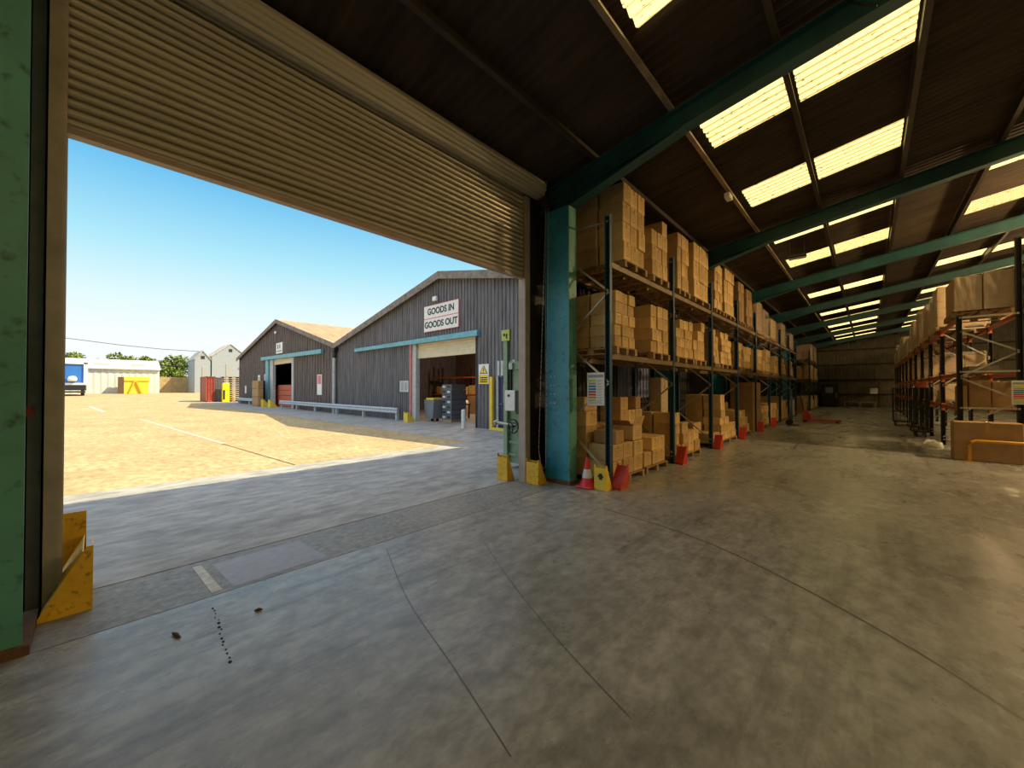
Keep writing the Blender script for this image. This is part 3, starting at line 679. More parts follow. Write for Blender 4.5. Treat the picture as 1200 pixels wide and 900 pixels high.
# single cartons among the floor stacks
carton(-3.29, 6.02, .663, .40, .34, .22, 'card_brown', 'brown carton lying on the low front row of the first floor pallet', None, .08)
carton(-3.76, 5.92, 1.206, .36, .40, .24, 'card', 'carton topping the tall back row just behind the rack sign', None, -.05)
carton(-3.77, 7.78, 1.166, .40, .30, .26, 'card_brown', 'dark carton crowning the back row under the blue-grey wall sheet', None, .1)
o = carton(-3.80, 9.45, .814, .30, .42, 1.05, 'card_pale', 'tall pale upright carton standing on the fourth floor pallet', None)
o = carton(-3.45, 16.95, 0, .75, 1.4, 1.82, 'card_brown', 'very tall dark brown carton standing on the floor of the fifth rack bay', None)
o = carton(-3.3, 31.0, 0, .7, 1.6, 1.0, 'card_brown', 'large brown carton on the floor in the gap between the left racks', None)
# open carton with raised flaps
oc = thing('open_box', 'open cardboard carton with raised flap on the front of the floor stacks', 'box', (-3.27, 6.66, .668))
g = MB(); x0, x1, y0, y1 = -3.49,-3.07,6.47,6.85; z0, z1 = .668,.93
g.box(x0,x1,y0,y1,z0,z0+.006); g.box(x0,x0+.006,y0,y1,z0,z1); g.box(x1-.006,x1,y0,y1,z0,z1); g.box(x0,x1,y0,y0+.006,z0,z1); g.box(x0,x1,y1-.006,y1,z0,z1); g.build('body', M['card'], oc)
g = MB(); g.bar(((x0+x1)/2+.21,(y0+y1)/2,z1),((x0+x1)/2+.27,(y0+y1)/2,z1+.17),.37,.005,0,(1,0,0)); g.build('flap', M['card'], oc)
g = MB(); g.bar(((x0+x1)/2,y0,z1),((x0+x1)/2,y0-.12,z1+.10),.40,.005); g.build('flap', M['card_brown'], oc)
# shrink wrapped loads
def wrapped(x0, x1, y0, y1, z, h, label, group, kind='card_brown', seed=0):
    root = thing('wrapped_pallet_load', label, 'wrapped load', ((x0+x1)/2,(y0+y1)/2,z), group); rnd_ = random.Random(seed)
    g = MB()
    for (a, b_) in ((x0,x0+.1),((x0+x1)/2-.05,(x0+x1)/2+.05),(x1-.1,x1)): g.box(a,b_,y0,y1,z,z+.1)
    g.box(x0,x1,y0,y1,z+.1,z+.12); g.build('pallet', M['wood'], root)
    g = MB(); nyb = 2 if y1-y0 < 1 else 3; zz = z+.12
    while zz < z+h-.08:
        dz = min(rnd_.choice((.2,.26,.32)), z+h-zz)
        for i in range(nyb):
            for j in range(2):
                yy0 = y0+.02+i*(y1-y0-.04)/nyb; xx0 = x0+.02+j*(x1-x0-.04)/2; q = rnd_.uniform(0,.03)
                if zz+dz > z+h-.15 and rnd_.random() < .25: continue
                g.cbox(xx0+q*.3, xx0+(x1-x0-.04)/2-.008, yy0+.004, yy0+(y1-y0-.04)/nyb-.008-q*.4, zz, zz+dz-.003, .006)
        zz += dz
    g.build('cartons', M[kind], root)
    g = MB(); nu, nv = 40, 12; vs = []; fs = []
    per = []
    for k in range(nu):
        t = k/nu*4
        if t < 1: p = (x0+(x1-x0)*t, y0)
        elif t < 2: p = (x1, y0+(y1-y0)*(t-1))
        elif t < 3: p = (x1-(x1-x0)*(t-2), y1)
        else: p = (x0, y1-(y1-y0)*(t-3))
        per.append(p)
    cx, cy = (x0+x1)/2, (y0+y1)/2
    for v in range(nv):
        z_ = z+.06+(h-.02)*v/(nv-1)
        for k, (px, py) in enumerate(per):
            d = .004+.022*noise.noise(Vector((px*4+seed, py*4, z_*3)))
            if v == nv-1: d -= .05
            vs.append((px+(px-cx)*d*2+(.006 if px > cx else -.006), py+(py-cy)*d*2+(.006 if py > cy else -.006), z_))
    for v in range(nv-1):
        for k in range(nu): fs.append((v*nu+k, v*nu+(k+1)%nu, (v+1)*nu+(k+1)%nu, (v+1)*nu+k))
    fs.append(tuple((nv-1)*nu+k for k in range(nu)))
    g.add(vs, fs, 0, True); g.build('film', M['wrap'], root)
    return root
for k, (y0, y1, h) in enumerate(((16.75,17.75,1.25),(18.0,19.1,1.1),(19.7,20.8,.95),(22.4,23.5,1.1),(25.05,26.3,.9))):
    wrapped(-3.98,-3.0,y0,y1,T1,h,'%s shrink wrapped load on the top left shelf past the open cartons' % ['first','second','third','fourth','fifth'][k],'wrapped loads on the left top shelf',seed=k,kind='card_brown' if k != 2 else 'card')
for k in range(2): wrapped(-3.95,-3.0,35.2+2.5*k,36.9+2.5*k,T1,1.2,'%s wrapped load on the far left rack top shelf' % ('nearer','farther')[k],'far wrapped loads',seed=20+k)
kk = 0
for k in range(1, 10):
    for j in range(2):
        y0 = RY[k]+.12+j*1.3; wrapped(1.47+random.uniform(0,.1),2.45,y0,y0+1.1+random.uniform(-.1,.05),3.26,random.uniform(.85,1.45),'wrapped load on the right top shelf, %s from the near end' % ['third','fourth','fifth','sixth','seventh','eighth','ninth','tenth','eleventh','twelfth','thirteenth','fourteenth','fifteenth','sixteenth','seventeenth','eighteenth','nineteenth','twentieth'][kk],'wrapped loads on the right top shelf',seed=40+kk); kk += 1
for k in range(0, 9):
    for lv, (z, hm) in enumerate(((1.96,.95),(1.16,.6))):
        if k == 0: continue
        y0 = RY[k]+.2
        wrapped(1.60,2.42,y0,y0+1.0+.9*random.random(),z,hm*random.uniform(.6,.95),'%s load in the %s right bay' % ('wrapped mixed' if lv == 0 else 'low wrapped', ORD[k]) + (' on the third beam' if lv == 0 else ' on the lower beam'),'wrapped loads in the right racking',seed=80+2*k+lv, kind='card_brown' if (k+lv) % 2 else 'card')
# near end of the right racking: big crumpled cartons
def bigbox(x0, x1, y0, y1, z, h, label, kind='card_brown', film=True, seed=0):
    root = thing('large_carton', label, 'box', ((x0+x1)/2,(y0+y1)/2,z))
    g = MB(); n_ = 8; vs = []; fs = []
    g.cbox(x0,x1,y0,y1,z,z+h,.015); g.build('carton', M[kind], root)
    g = MB(); g.box((x0+x1)/2-.03,(x0+x1)/2+.03,y0-.002,y0,z+h*.75,z+h); g.box((x0+x1)/2-.03,(x0+x1)/2+.03,y0,y1,z+h,z+h+.002); g.build('tape', M['tape'], root)
    if film:
        g = MB(); vs = []; fs = []; N = 14
        for i in range(N+1):
            for j in range(N+1):
                u, v = i/N, j/N; d = .012+.012*noise.noise(Vector((u*5+seed, v*5, seed)))
                vs.append((x0+(x1-x0)*u, y0-.006-abs(d), z+h*v))
        for i in range(N):
            for j in range(N): a = i*(N+1)+j; fs.append((a, a+N+1, a+N+2, a+1))
        g.add(vs, fs, 0, True); g.build('film', M['wrap'], root)
    return root
bigbox(1.50,1.93,13.66,14.9,3.40,.80,'large brown wrapped carton topping the right rack end, aisle side',seed=1)
bigbox(1.945,2.40,13.64,14.9,3.40,.84,'large brown wrapped carton topping the right rack end, away from the aisle',seed=2)
pp = pallet(13.7,14.9,2.46,3.26,'wooden pallet under the two large wrapped cartons on the right rack','right pallets')
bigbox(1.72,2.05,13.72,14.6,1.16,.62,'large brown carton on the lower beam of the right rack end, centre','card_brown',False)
bigbox(2.06,2.36,13.72,14.6,1.16,.60,'large tan carton on the lower beam by the colour chart','card_brown',False)  # darker card colour stands in for the dimness of this level
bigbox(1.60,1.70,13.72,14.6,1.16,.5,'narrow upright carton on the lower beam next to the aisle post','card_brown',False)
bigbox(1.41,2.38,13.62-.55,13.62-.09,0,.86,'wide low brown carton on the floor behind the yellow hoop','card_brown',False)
g = MB(); g.box(1.7,2.3,13.8,15.2,1.97,2.02); g.box(1.75,2.2,13.9,14.8,2.02,2.12,0); tag(g.build('flat_panel_stack', M['clad_in']), 'dim flat sheets stacked on the second beam of the right rack end', 'sheets')
# colour chart signs
def chart(x0, x1, y, z0, z1, label):
    root = thing('load_notice', label, 'sign', ((x0+x1)/2, y, z0)); w = x1-x0; h = z1-z0
    g = MB(); g.box(x0,x1,y,y+.006,z0,z1); g.build('board', M['white'], root)
    g = MB(); g.box(x0+.06*w,x0+.94*w,y-.002,y,z1-.15*h,z1-.07*h); g.build('heading', M['chart_grey'], root)
    for i, c in enumerate(('chart_lime','chart_grey','chart_blue','chart_blue','chart_red','chart_red','chart_orange','chart_lime')):
        zt = z1-h*(.22+.085*i); g = MB(); g.box(x0+.08*w,x0+.52*w,y-.002,y,zt-h*.06,zt); g.build('colour_bar', M[c], root)
        g = MB()
        for q in range(2): g.box(x0+.58*w,x0+(.92-.1*q)*w,y-.002,y,zt-h*(.02+.03*q)-h*.01,zt-h*(.02+.03*q)+h*.002)
        g.build('small_print', M['chart_grey'], root)
    g = MB(); g.box(x0+.1*w,x0+.9*w,y-.002,y,z0+.05*h,z0+.065*h); g.box(x0+.1*w,x0+.8*w,y-.002,y,z0+.09*h,z0+.105*h); g.build('small_print', M['chart_grey'], root)
chart(-3.44, -3.12, 5.565, 1.32, 1.86, 'white load notice with colour bars on the left rack end')
chart(2.30, 2.62, 13.54, 1.25, 1.77, 'white load notice with colour bars on the right rack end')
g = MB(); hp = [(1.62,12.95,0),(1.62,12.95,.36),(1.65,12.95,.43),(1.72,12.95,.46),(2.6,12.95,.46),(2.68,12.95,.43),(2.71,12.95,.36),(2.71,12.95,0)]; g.tube(hp, .032, 12)
ho = thing('hoop_barrier','yellow tubular hoop barrier before the wide brown carton','barrier',(2.16,12.95,0)); g.build('hoop', mat('amber_paint',(0.72,0.36,0.03),0.4,0,0.1,6), ho)
g = MB(); g.cbox(1.55,1.69,12.88,13.02,0,.01,.002); g.cbox(2.64,2.78,12.88,13.02,0,.01,.002); g.build('foot_plate', M['yellow'], ho)
# crumpled white sack on the floor by the right rack
g = MB(); vs = []; fs = []; NU, NV = 20, 10
for i in range(NV+1):
    ph = PI*i/NV/2*1.0
    for j in range(NU):
        a = 2*PI*j/NU; r_ = math.sin(ph); d = 1+.25*noise.noise(Vector((math.cos(a)*2, math.sin(a)*2, i*.4)))
        vs.append((1.27+.20*r_*math.cos(a)*d, 15.3+.40*r_*math.sin(a)*d, max(.0,.20*math.cos(ph)*d)))
for i in range(NV):
    for j in range(NU): fs.append((i*NU+j, (i+1)*NU+j, (i+1)*NU+(j+1)%NU, i*NU+(j+1)%NU))
g.add(vs, fs, 0, True); tag(g.build('plastic_sack', M['paper']), 'crumpled white sack on the floor at the right rack', 'sack')
# steel roll cages in the aisle
def cage(x0, y0, label, w=.72, d=.85, h=1.62):
    root = thing('roll_cage', label, 'roll cage', (x0+w/2, y0+d/2, 0), 'roll cages by the right rack'); t = .03
    g = MB(); g.box(x0,x0+w,y0,y0+d,.15,.19); g.build('base', M['black'], root)
    for yy in (y0, y0+d-t):
        g = MB(); g.box(x0,x0+t,yy,yy+t,.19,h); g.box(x0+w-t,x0+w,yy,yy+t,.19,h)
        for z in (.6,1.05,h-t): g.box(x0,x0+w,yy+.006,yy+.02,z,z+.02)
        for k in range(1,6): g.box(x0+w*k/6-.006,x0+w*k/6+.006,yy+.008,yy+.018,.19,h)
        g.build('side_frame', M['black'], root)
    g = MB()
    for z in (.6,1.05,h-.03): g.box(x0+w-.02,x0+w-.006,y0,y0+d,z,z+.02)
    for k in range(1,6): g.box(x0+w-.018,x0+w-.008,y0+d*k/6-.006,y0+d*k/6+.006,.19,h)
    g.build('back_frame', M['black'], root)
    for xx in (x0+.08,x0+w-.08):
        for yy in (y0+.08,y0+d-.08):
            g = MB(); g.tube([(xx-.018,yy,.06),(xx+.018,yy,.06)], .06, 12); g.box(xx-.02,xx+.02,yy-.02,yy+.02,.10,.15); g.build('castor', M['black'], root)
cage(.80, 23.4, 'dark steel roll cage standing farthest into the aisle')
cage(1.12, 20.6, 'dark steel roll cage between the aisle cage and the orange rack', .36)
cage(1.10, 18.4, 'dark steel roll cage closest to the white sack', .36)
g = MB(); g.cbox(1.2,1.44,18.5,19.1,1.02+.6,1.02+.8,.03); tag(g.build('red_bundle', M['red_stack']), 'faded red bundle lying on the dark roll cage', 'bundle')

# red pallet truck, sack truck
pt = thing('pallet_truck', 'red hand pallet truck parked on the aisle floor', 'pallet truck', (-2.0, 23.2, 0))
g = MB(); g.box(-2.0,-0.9,23.30,23.46,.07,.13); g.box(-2.0,-0.9,22.90,23.06,.07,.13); g.build('fork', M['red'], pt)
g = MB(); g.prism([(-2.30,.08),(-1.98,.08),(-1.98,.28),(-2.10,.52),(-2.26,.52)], 'y', 22.92, 23.44); g.build('body', M['red'], pt)
g = MB(); g.tube([(-2.26,23.18,.45),(-2.36,23.18,.95),(-2.40,23.18,1.18)], .022, 8); g.tube([(-2.40,23.05,1.18),(-2.40,23.31,1.18)], .018, 8); g.build('tiller', M['black'], pt)
for yy in (22.98,23.38):
    g = MB(); g.tube([(-2.22,yy-.03,.09),(-2.22,yy+.03,.09)], .09, 14); g.build('wheel', M['black'], pt)
    g = MB(); g.tube([(-1.05,yy-.03,.04),(-1.05,yy+.03,.04)], .04, 10); g.build('roller', M['black'], pt)
st = thing('sack_truck', 'tall blue sack truck standing before the seventh rack post', 'sack truck', (-2.45, 20.6, 0))
for yy in (20.45,20.80):
    g = MB(); g.tube([(-2.45,yy,.10),(-2.45,yy,1.5),(-2.52,yy,1.62)], .02, 8); g.build('upright', M['blue_post'], st)
    g = MB(); g.tube([(-2.52,yy-.04,.12),(-2.52,yy+.04,.12)], .12, 14); g.build('wheel', M['black'], st)
g = MB(); g.box(-2.44,-2.2,20.4,20.85,.02,.035)
for z in (.4,.8,1.2): g.box(-2.46,-2.43,20.45,20.80,z,z+.03)
g.build('toe_plate', M['blue_post'], st)
# far end: bench, sign, machine
be = thing('bench', 'long pale wooden bench against the far wall', 'bench', (-.45, 44.0, 0))
g = MB(); g.box(-1.55,.55,43.75,44.15,.42,.47); g.build('seat', M['wood'], be)
for xx in (-1.5,-.5,.42):
    g = MB(); g.box(xx,xx+.08,43.78,44.12,0,.42); g.build('leg', M['wood'], be)
g = MB(); g.box(.15,.62,44.38,44.40,1.15,1.62); tag(g.build('notice', M['white']), 'small white notice on the far wall above the bench', 'notice')
mc = thing('machine_cabinet', 'dark machine cabinet standing at the left of the far wall', 'machine', (-2.4, 43.6, 0))
g = MB(); g.cbox(-3.0,-1.85,43.2,44.1,.1,2.0,.03); g.box(-2.9,-1.95,43.3,44.0,0,.1); g.build('body', M['dark_steel'], mc)
g = MB(); g.box(-2.7,-2.2,43.18,43.2,1.2,1.7); g.build('window', M['clear_blue'], mc); g = MB(); g.box(-2.0,-1.95,43.16,43.2,.8,1.2); g.build('handle', M['galv'], mc)

# ------------------------------------------------------------------ small roof fittings
g = MB(); g.cbox(-1.99,-1.89,8.12,8.34,5.24,5.34,.01); tag(g.build('junction_box', M['paper']), 'small pale junction box clipped to the roof purlin', 'junction box')
sl = thing('strip_light', 'hanging twin strip light on thin wires below the roof', 'strip light', (-1.40, 13.1, 5.12))
g = MB(); g.box(-1.60,-1.20,13.0,13.22,5.22,5.28); g.build('housing', M['dark_steel'], sl)
for yy in (13.05,13.16):
    g = MB(); g.tube([(-1.59,yy,5.19),(-1.21,yy,5.19)], .014, 8); g.build('tube', M['white'], sl)
g = MB()
for xx in (-1.56,-1.24): g.tube([(xx,13.1,5.28),(xx,13.1,zroof(xx)-.03)], .004, 5)
g.build('wire', M['dark_steel'], sl)
g = MB(); g.tube([(.10,5.28,5.44),(.02,5.28,5.50),(-.12,5.28,5.62),(-.10,5.28,5.76)], .01, 6); tag(g.build('cable', M['black']), 'thin black cable looped on the nearest roof rafter', 'cable')
for xx, yy, watts in FILL_LAMPS:                                      # fill lamps added over the unseen half of the hall
    if True:
        lr = thing('fill_lamp', 'unseen round fill lamp added over the right half of the hall', 'lamp', (xx, yy, 5.55), 'added fill lamps')
        g = MB(); g.lathe([(.06,.30),(.07,.22),(.20,.02),(.21,0),(.19,.0),(.05,.2)], (xx,yy,5.5), 16); g.tube([(xx,yy,5.8),(xx,yy,zroof(xx)-.18)], .01, 6); g.build('shade', M['galv'], lr)
        ld = bpy.data.lights.new('fill_bulb', 'POINT'); ld.energy = watts; ld.color = (1.0,.68,.32); ld.shadow_soft_size = 0.16
        lo = bpy.data.objects.new('fill_bulb', ld); COL.objects.link(lo); lo.parent = lr; lo.location = (0,0,-.16)

# ------------------------------------------------------------------ green baler outside the doorway
bl = thing('baler', 'pale green upright baling machine outside the right door jamb', 'baler', (-5.05, 6.0, 0))
g = MB(); g.box(-5.34,-4.72,5.70,6.5,.10,2.0); g.build('body', M['bal_green'], bl)
g = MB(); g.box(-5.44,-5.34,5.62,5.72,0,2.72); g.build('mast', M['bal_green'], bl)
g = MB(); g.box(-4.95,-4.86,5.66,5.74,1.9,2.62); g.tube([(-4.90,5.62,2.62),(-4.90,5.74,2.62)], .10, 14); g.build('mast', M['bal_green'], bl)
g = MB(); g.box(-5.46,-5.24,5.58,5.64,2.56,2.78); g.build('head_plate', M['bal_lime'], bl); g = MB(); g.tube([(-5.38,5.575,2.68),(-5.38,5.585,2.68)], .03, 10); g.box(-5.33,-5.30,5.572,5.581,2.6,2.7); g.build('bolt', M['black'], bl)
g = MB(); g.box(-5.30,-4.72,5.64,5.70,1.98,2.14); g.build('top_rail', M['bal_green'], bl)
for z in (.25,.50,.72,.92): 
    g = MB(); g.box(-5.33,-4.74,5.66,5.70,z,z+.05); g.build('door_rib', M['bal_green'], bl)
g = MB(); g.box(-5.28,-5.18,5.60,5.66,1.98,2.10); g.build('limit_switch', M['pale_grey'], bl)
g = MB(); g.box(-5.33,-5.27,5.66,5.705,1.3,1.98); g.build('slot', M['black'], bl)
g = MB(); g.cbox(-5.26,-4.98,5.46,5.64,1.16,1.56,.012); cb = g.build('control_box', M['white'], bl)
g = MB(); g.box(-4.98,-4.86,5.48,5.66,1.10,1.56); g.build('control_box_side', M['black'], bl)
g = MB(); g.tube([(-5.14,5.44,1.46),(-5.14,5.46,1.46)], .025, 10); g.build('button', M['black'], cb)
g = MB(); g.box(-4.96,-4.90,5.69,5.70,1.75,1.82); g.build('label_plate', M['white'], bl)
hw = MB(); ring = [(-5.08+.13*math.cos(2*PI*k/20),5.52,.86+.13*math.sin(2*PI*k/20)) for k in range(21)]; hw.tube(ring, .014, 6)
for a in (.3,.3+2*PI/3,.3+4*PI/3): hw.tube([(-5.08,5.52,.86),(-5.08+.13*math.cos(a),5.52,.86+.13*math.sin(a))], .012, 6)
hw.tube([(-5.08,5.48,.86),(-5.08,5.66,.86)], .025, 8); hw.build('hand_wheel', M['black'], bl)
g = MB(); g.tube([(-5.56,5.56,.90),(-4.82,5.56,.86)], .03, 8); g.tube([(-5.60,5.50,.88),(-5.60,5.62,.92)], .05, 8); g.build('locking_bar', M['galv'], bl)

# ------------------------------------------------------------------ goods hall with its sheeted gable
GY = 10.45
def gable_clad(g, prof, holes, pitch, depth, y):
    """vertical box ribs on a gable; prof: [(x, ztop)] left to right, holes: [(x0, x1, ztop)]"""
    def ztop(x):
        for (a, za), (b_, zb_) in zip(prof, prof[1:]):
            if a <= x <= b_: return za+(zb_-za)*(x-a)/(b_-a)
        return prof[-1][1]
    xs = []; x = prof[0][0]
    while x < prof[-1][0]:
        for d, o_ in ((0,0),(.3,0),(.4,1),(.8,1),(.9,0)): xs.append((x+d*pitch, -o_*depth))
        x += pitch
    for hx0, hx1, hz in holes:
        xs += [(hx0-1e-4,0),(hx0+1e-4,0),(hx1-1e-4,0),(hx1+1e-4,0)]
    xs.sort()
    for (a, da), (b_, db) in zip(xs, xs[1:]):
        if a < prof[0][0] or b_ > prof[-1][0]: continue
        z0 = 0
        for hx0, hx1, hz in holes:
            if hx0 <= (a+b_)/2 <= hx1: z0 = hz
        g.add([(a,y+da,z0),(b_,y+db,z0),(b_,y+db,ztop(b_)),(a,y+da,ztop(a))], [(0,1,2,3)])
def gable_hall(name, label, prof, apex, holes, pitch, clad, roofm, length, yb, depth=.035):
    root = thing(name, label, 'building', ((prof[0][0]+prof[-1][0])/2, GY, 0))
    g = MB(); gable_clad(g, prof, holes, pitch, depth, GY); g.build('gable_wall', clad, root)
    (xl, zl), (xa, za), (xr, zr) = prof
    g = MB(); g.add([(xl,GY-.25,zl+.06),(xa,GY-.25,za+.08),(xa,GY+length,za+.08),(xl,GY+length,zl+.06)], [(0,1,2,3)])
    g.add([(xl,GY-.25,zl),(xa,GY-.25,za+.02),(xa,GY+length,za+.02),(xl,GY+length,zl)], [(3,2,1,0)]); g.build('roof', roofm, root)
    g = MB(); g.add([(xa,GY-.25,za+.08),(xr,GY-.25,zr+.06),(xr,GY+length,zr+.06),(xa,GY+length,za+.08)], [(0,1,2,3)])
    g.add([(xa,GY-.25,za+.02),(xr,GY-.25,zr),(xr,GY+length,zr),(xa,GY+length,za+.02)], [(3,2,1,0)]); g.build('roof', roofm, root)
    for (a, za_, b_, zb_) in ((xl,zl,xa,za),(xa,za,xr,zr)):
        g = MB(); g.prism([(a,za_-.24),(b_,zb_-.24),(b_,zb_+.09),(a,za_+.09)], 'y', GY-.30, GY-.25); g.build('bargeboard', M['barge'], root)
    g = MB(); g.box(xl,xl+.05,GY+.05,GY+length,0,zl); g.box(xr-.05,xr,GY+.05,GY+length,0,zr); g.box(xl,xr,GY+length-.05,GY+length,0,zl); g.build('side_wall', clad, root)
    g = MB(); g.box(xl+.1,xr-.1,GY+.1,GY+length-.1,-.05,.012); g.build('hall_floor', M['apron'], root)
    return root
gi = gable_hall('goods_hall', 'weathered dark grey sheeted hall with a gable and half open roller door', [(-24.95,4.36),(-13.86,6.68),(-5.05,5.0)], None, [(-16.3,-11.62,3.72),(-10.36,-9.5,2.02)], .2, M['gi_clad'], M['roof_tan'], 26, 0)
def slats(g, x0, x1, z0, z1, y, p=.12):
    z = z0; vs = []; fs = []; pr_ = []
    while z < z1:
        for t, d in ((0,0),(.2,.02),(.6,.02),(.9,0)): pr_.append((min(z+t*p,z1), d))
        z += p
    for zz, d in pr_: vs += [(x0,y-d,zz),(x1,y-d,zz)]
    for i in range(len(pr_)-1): fs.append((2*i,2*i+1,2*i+3,2*i+2))
    g.add(vs, fs, 0, True)
g = MB(); slats(g,-15.98,-11.66,3.08,3.74,GY+.12); g.box(-15.98,-11.66,GY+.09,GY+.13,3.04,3.10); g.build('roller_door', M['cream_shutter'], gi)
g = MB(); g.prism([(-22.1,3.74),(-11.38,3.70),(-11.38,3.93),(-22.1,3.92)], 'y', GY-.22, GY-.06); g.build('door_rail', M['rail_blue'], gi)
g = MB(); g.box(-16.30,-15.98,GY-.02,GY+.20,0,3.72); g.build('door_jamb', M['pale_grey'], gi); g = MB(); g.box(-16.42,-16.30,GY-.10,GY+.02,0,3.72); g.build('jamb_edge', M['red_trim'], gi)
g = MB(); g.box(-11.66,-11.58,GY-.04,GY+.20,0,3.72); g.build('door_jamb', M['dark_steel'], gi)
g = MB(); g.box(-10.36,-9.5,GY+.02,GY+.07,0.02,2.02); bd = g.build('side_door', M['navy'], gi)
g = MB(); g.box(-10.14,-10.0,GY+.005,GY+.02,1.05,1.72); g.build('door_notice', M['chart_grey'], bd); g = MB(); g.tube([(-10.28,GY-.03,1.0),(-10.18,GY-.03,1.0)], .012, 6); g.tube([(-10.28,GY-.03,1.0),(-10.28,GY+.03,1.0)], .012, 6); g.build('door_handle', M['galv'], bd)
g = MB(); g.box(-10.72,-10.58,GY-.16,GY-.05,0,2.05); g.build('frame_post', M['yellow_clean'], gi); g = MB(); g.box(-10.58,-9.4,GY-.16,GY-.05,0,.10); g.build('kick_rail', M['yellow_clean'], gi)
g = MB(); g.box(-10.44,-10.37,GY-.05,GY+.04,0,2.06); g.build('frame_post', M['pale_grey'], gi)
g = MB(); clad_x = 0
for k in range(5): g.box(-10.4+.2*k,-10.28+.2*k,GY-.06,GY-.035,2.08,2.65)
g.build('patch_sheet', M['pale_grey'], gi)
# interior back wall of the goods hall and goods seen through its door
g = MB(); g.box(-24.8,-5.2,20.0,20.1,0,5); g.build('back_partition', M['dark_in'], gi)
def text(body, x, y, z, size, parent, m, ext=.004, bold=0.012):
    cu = bpy.data.curves.new('lettering', 'FONT'); cu.body = body; cu.size = size; cu.align_x = 'CENTER'; cu.align_y = 'CENTER'; cu.extrude = ext; cu.offset = bold
    cu.materials.append(m); o = bpy.data.objects.new('lettering', cu); COL.objects.link(o); o.parent = parent
    o.location = Vector((x,y,z)) - parent.location; o.rotation_euler = (PI/2,0,0)
    bpy.context.view_layer.update(); me = bpy.data.meshes.new_from_object(o.evaluated_get(bpy.context.evaluated_depsgraph_get()))
    q = bpy.data.objects.new('lettering', me); COL.objects.link(q); q.parent = parent; q.location = o.location; q.rotation_euler = (PI/2,0,0)
    bpy.data.objects.remove(o); q.name = 'lettering'; return q
sg = thing('gable_sign', 'white sign with red edging reading GOODS IN GOODS OUT on the grey gable', 'sign', (-13.93, GY-.06, 4.22))
for z0, z1, tx in ((4.22,4.78,'GOODS OUT'),(4.82,5.38,'GOODS IN')):
    g = MB(); g.box(-15.18,-12.68,GY-.10,GY-.05,z0,z1); g.build('panel', M['white'], sg); text(tx, -13.93, GY-.103, (z0+z1)/2+.0, .40, sg, M['ink'])
g = MB(); g.box(-15.20,-12.66,GY-.104,GY-.045,4.78,4.82); g.box(-15.20,-12.66,GY-.104,GY-.045,5.38,5.40); g.box(-15.20,-12.66,GY-.104,GY-.045,4.20,4.22); g.box(-12.68,-12.65,GY-.104,GY-.045,4.20,5.40); g.build('edging', M['ink_pink'], sg)
def flood(x, y, z, label):
    r_ = thing('flood_lamp', label, 'flood lamp', (x,y,z)); g = MB(); g.cbox(x-.14,x+.14,y-.16,y-.04,z,z+.2,.02); g.build('head', M['white'], r_); g = MB(); g.tube([(x,y-.05,z+.1),(x,y+.1,z+.16),(x,y+.1,z+.3)], .02, 6); g.build('bracket', M['galv'], r_)
flood(-14.2, GY-.1, 5.52, 'white flood lamp above the goods sign')
def plate(x0, x1, z0, z1, label, m='white', marks=None, name='wall_notice', y=GY-.05):
    r_ = thing(name, label, 'sign', ((x0+x1)/2, y, z0)); g = MB(); g.box(x0,x1,y-.012,y,z0,z1); g.build('plate', M[m], r_)
    for (a,b_,c,d,mm) in marks or []: g = MB(); g.box(a,b_,y-.016,y-.012,c,d); g.build('print', M[mm], r_)
    return r_
wn = plate(-11.44,-10.86,1.77,2.56,'yellow and white warning sign with triangle right of the goods door','white',[(-11.42,-10.88,1.79,2.14,'yellow_clean')]+[(-11.36,-10.94,1.84+.08*k,1.88+.08*k,'ink') for k in range(3)])
g = MB(); g.prism([(-11.38,2.18),(-10.92,2.18),(-11.15,2.52)], 'y', GY-.068, GY-.062); g.build('triangle', M['black'], wn)
g = MB(); g.prism([(-11.33,2.205),(-10.97,2.205),(-11.15,2.475)], 'y', GY-.072, GY-.068); g.build('triangle_fill', M['yellow_clean'], wn)
g = MB(); g.box(-11.17,-11.13,GY-.076,GY-.072,2.28,2.40); g.box(-11.17,-11.13,GY-.076,GY-.072,2.22,2.25); g.build('exclamation', M['black'], wn)
plate(-17.35,-16.55,1.42,1.98,'pale notice on the grey wall left of the goods door','pale_grey',[(-17.2,-17.0,1.5,1.9,'chart_grey'),(-16.9,-16.7,1.5,1.9,'chart_grey')])
plate(-28.1,-27.3,1.15,2.55,'white and pink notice on the brown wall above the guard rail','white',[(-28.0,-27.4,1.9,2.5,'ink_pink')])
def downpipe(x, z1, label):
    r_ = thing('downpipe', label, 'downpipe', (x,GY-.2,0)); g = MB(); g.tube([(x,GY-.2,0),(x,GY-.2,z1)], .10, 12); g.build('pipe', M['pale_grey'], r_)
    g = MB(); g.tube([(x,GY-.2,z1),(x+.02,GY-.18,z1+.2),(x-.02,GY-.1,z1+.45)], .11, 12); g.box(x-.2,x+.2,GY-.3,GY-.02,z1+.42,z1+.62); g.build('hopper', M['dark_steel'], r_)
downpipe(-24.95, 3.55, 'thick pale downpipe where the two halls meet')
g = MB(); g.tube([(-11.86,GY-.5,0),(-11.86,GY-.5,.72)], .085, 14); g.lathe([(.085,.72),(.06,.75),(0,.76)], (-11.86,GY-.5,0), 14); tag(g.build('bollard', M['white']), 'short white bollard right of the goods hall door', 'bollard')
guard('steel_guard','yellow steel guard at the left jamb of the goods hall door',-16.2,-15.85,GY-.55,GY-.1,.5,M['yellow_clean'],'guard')
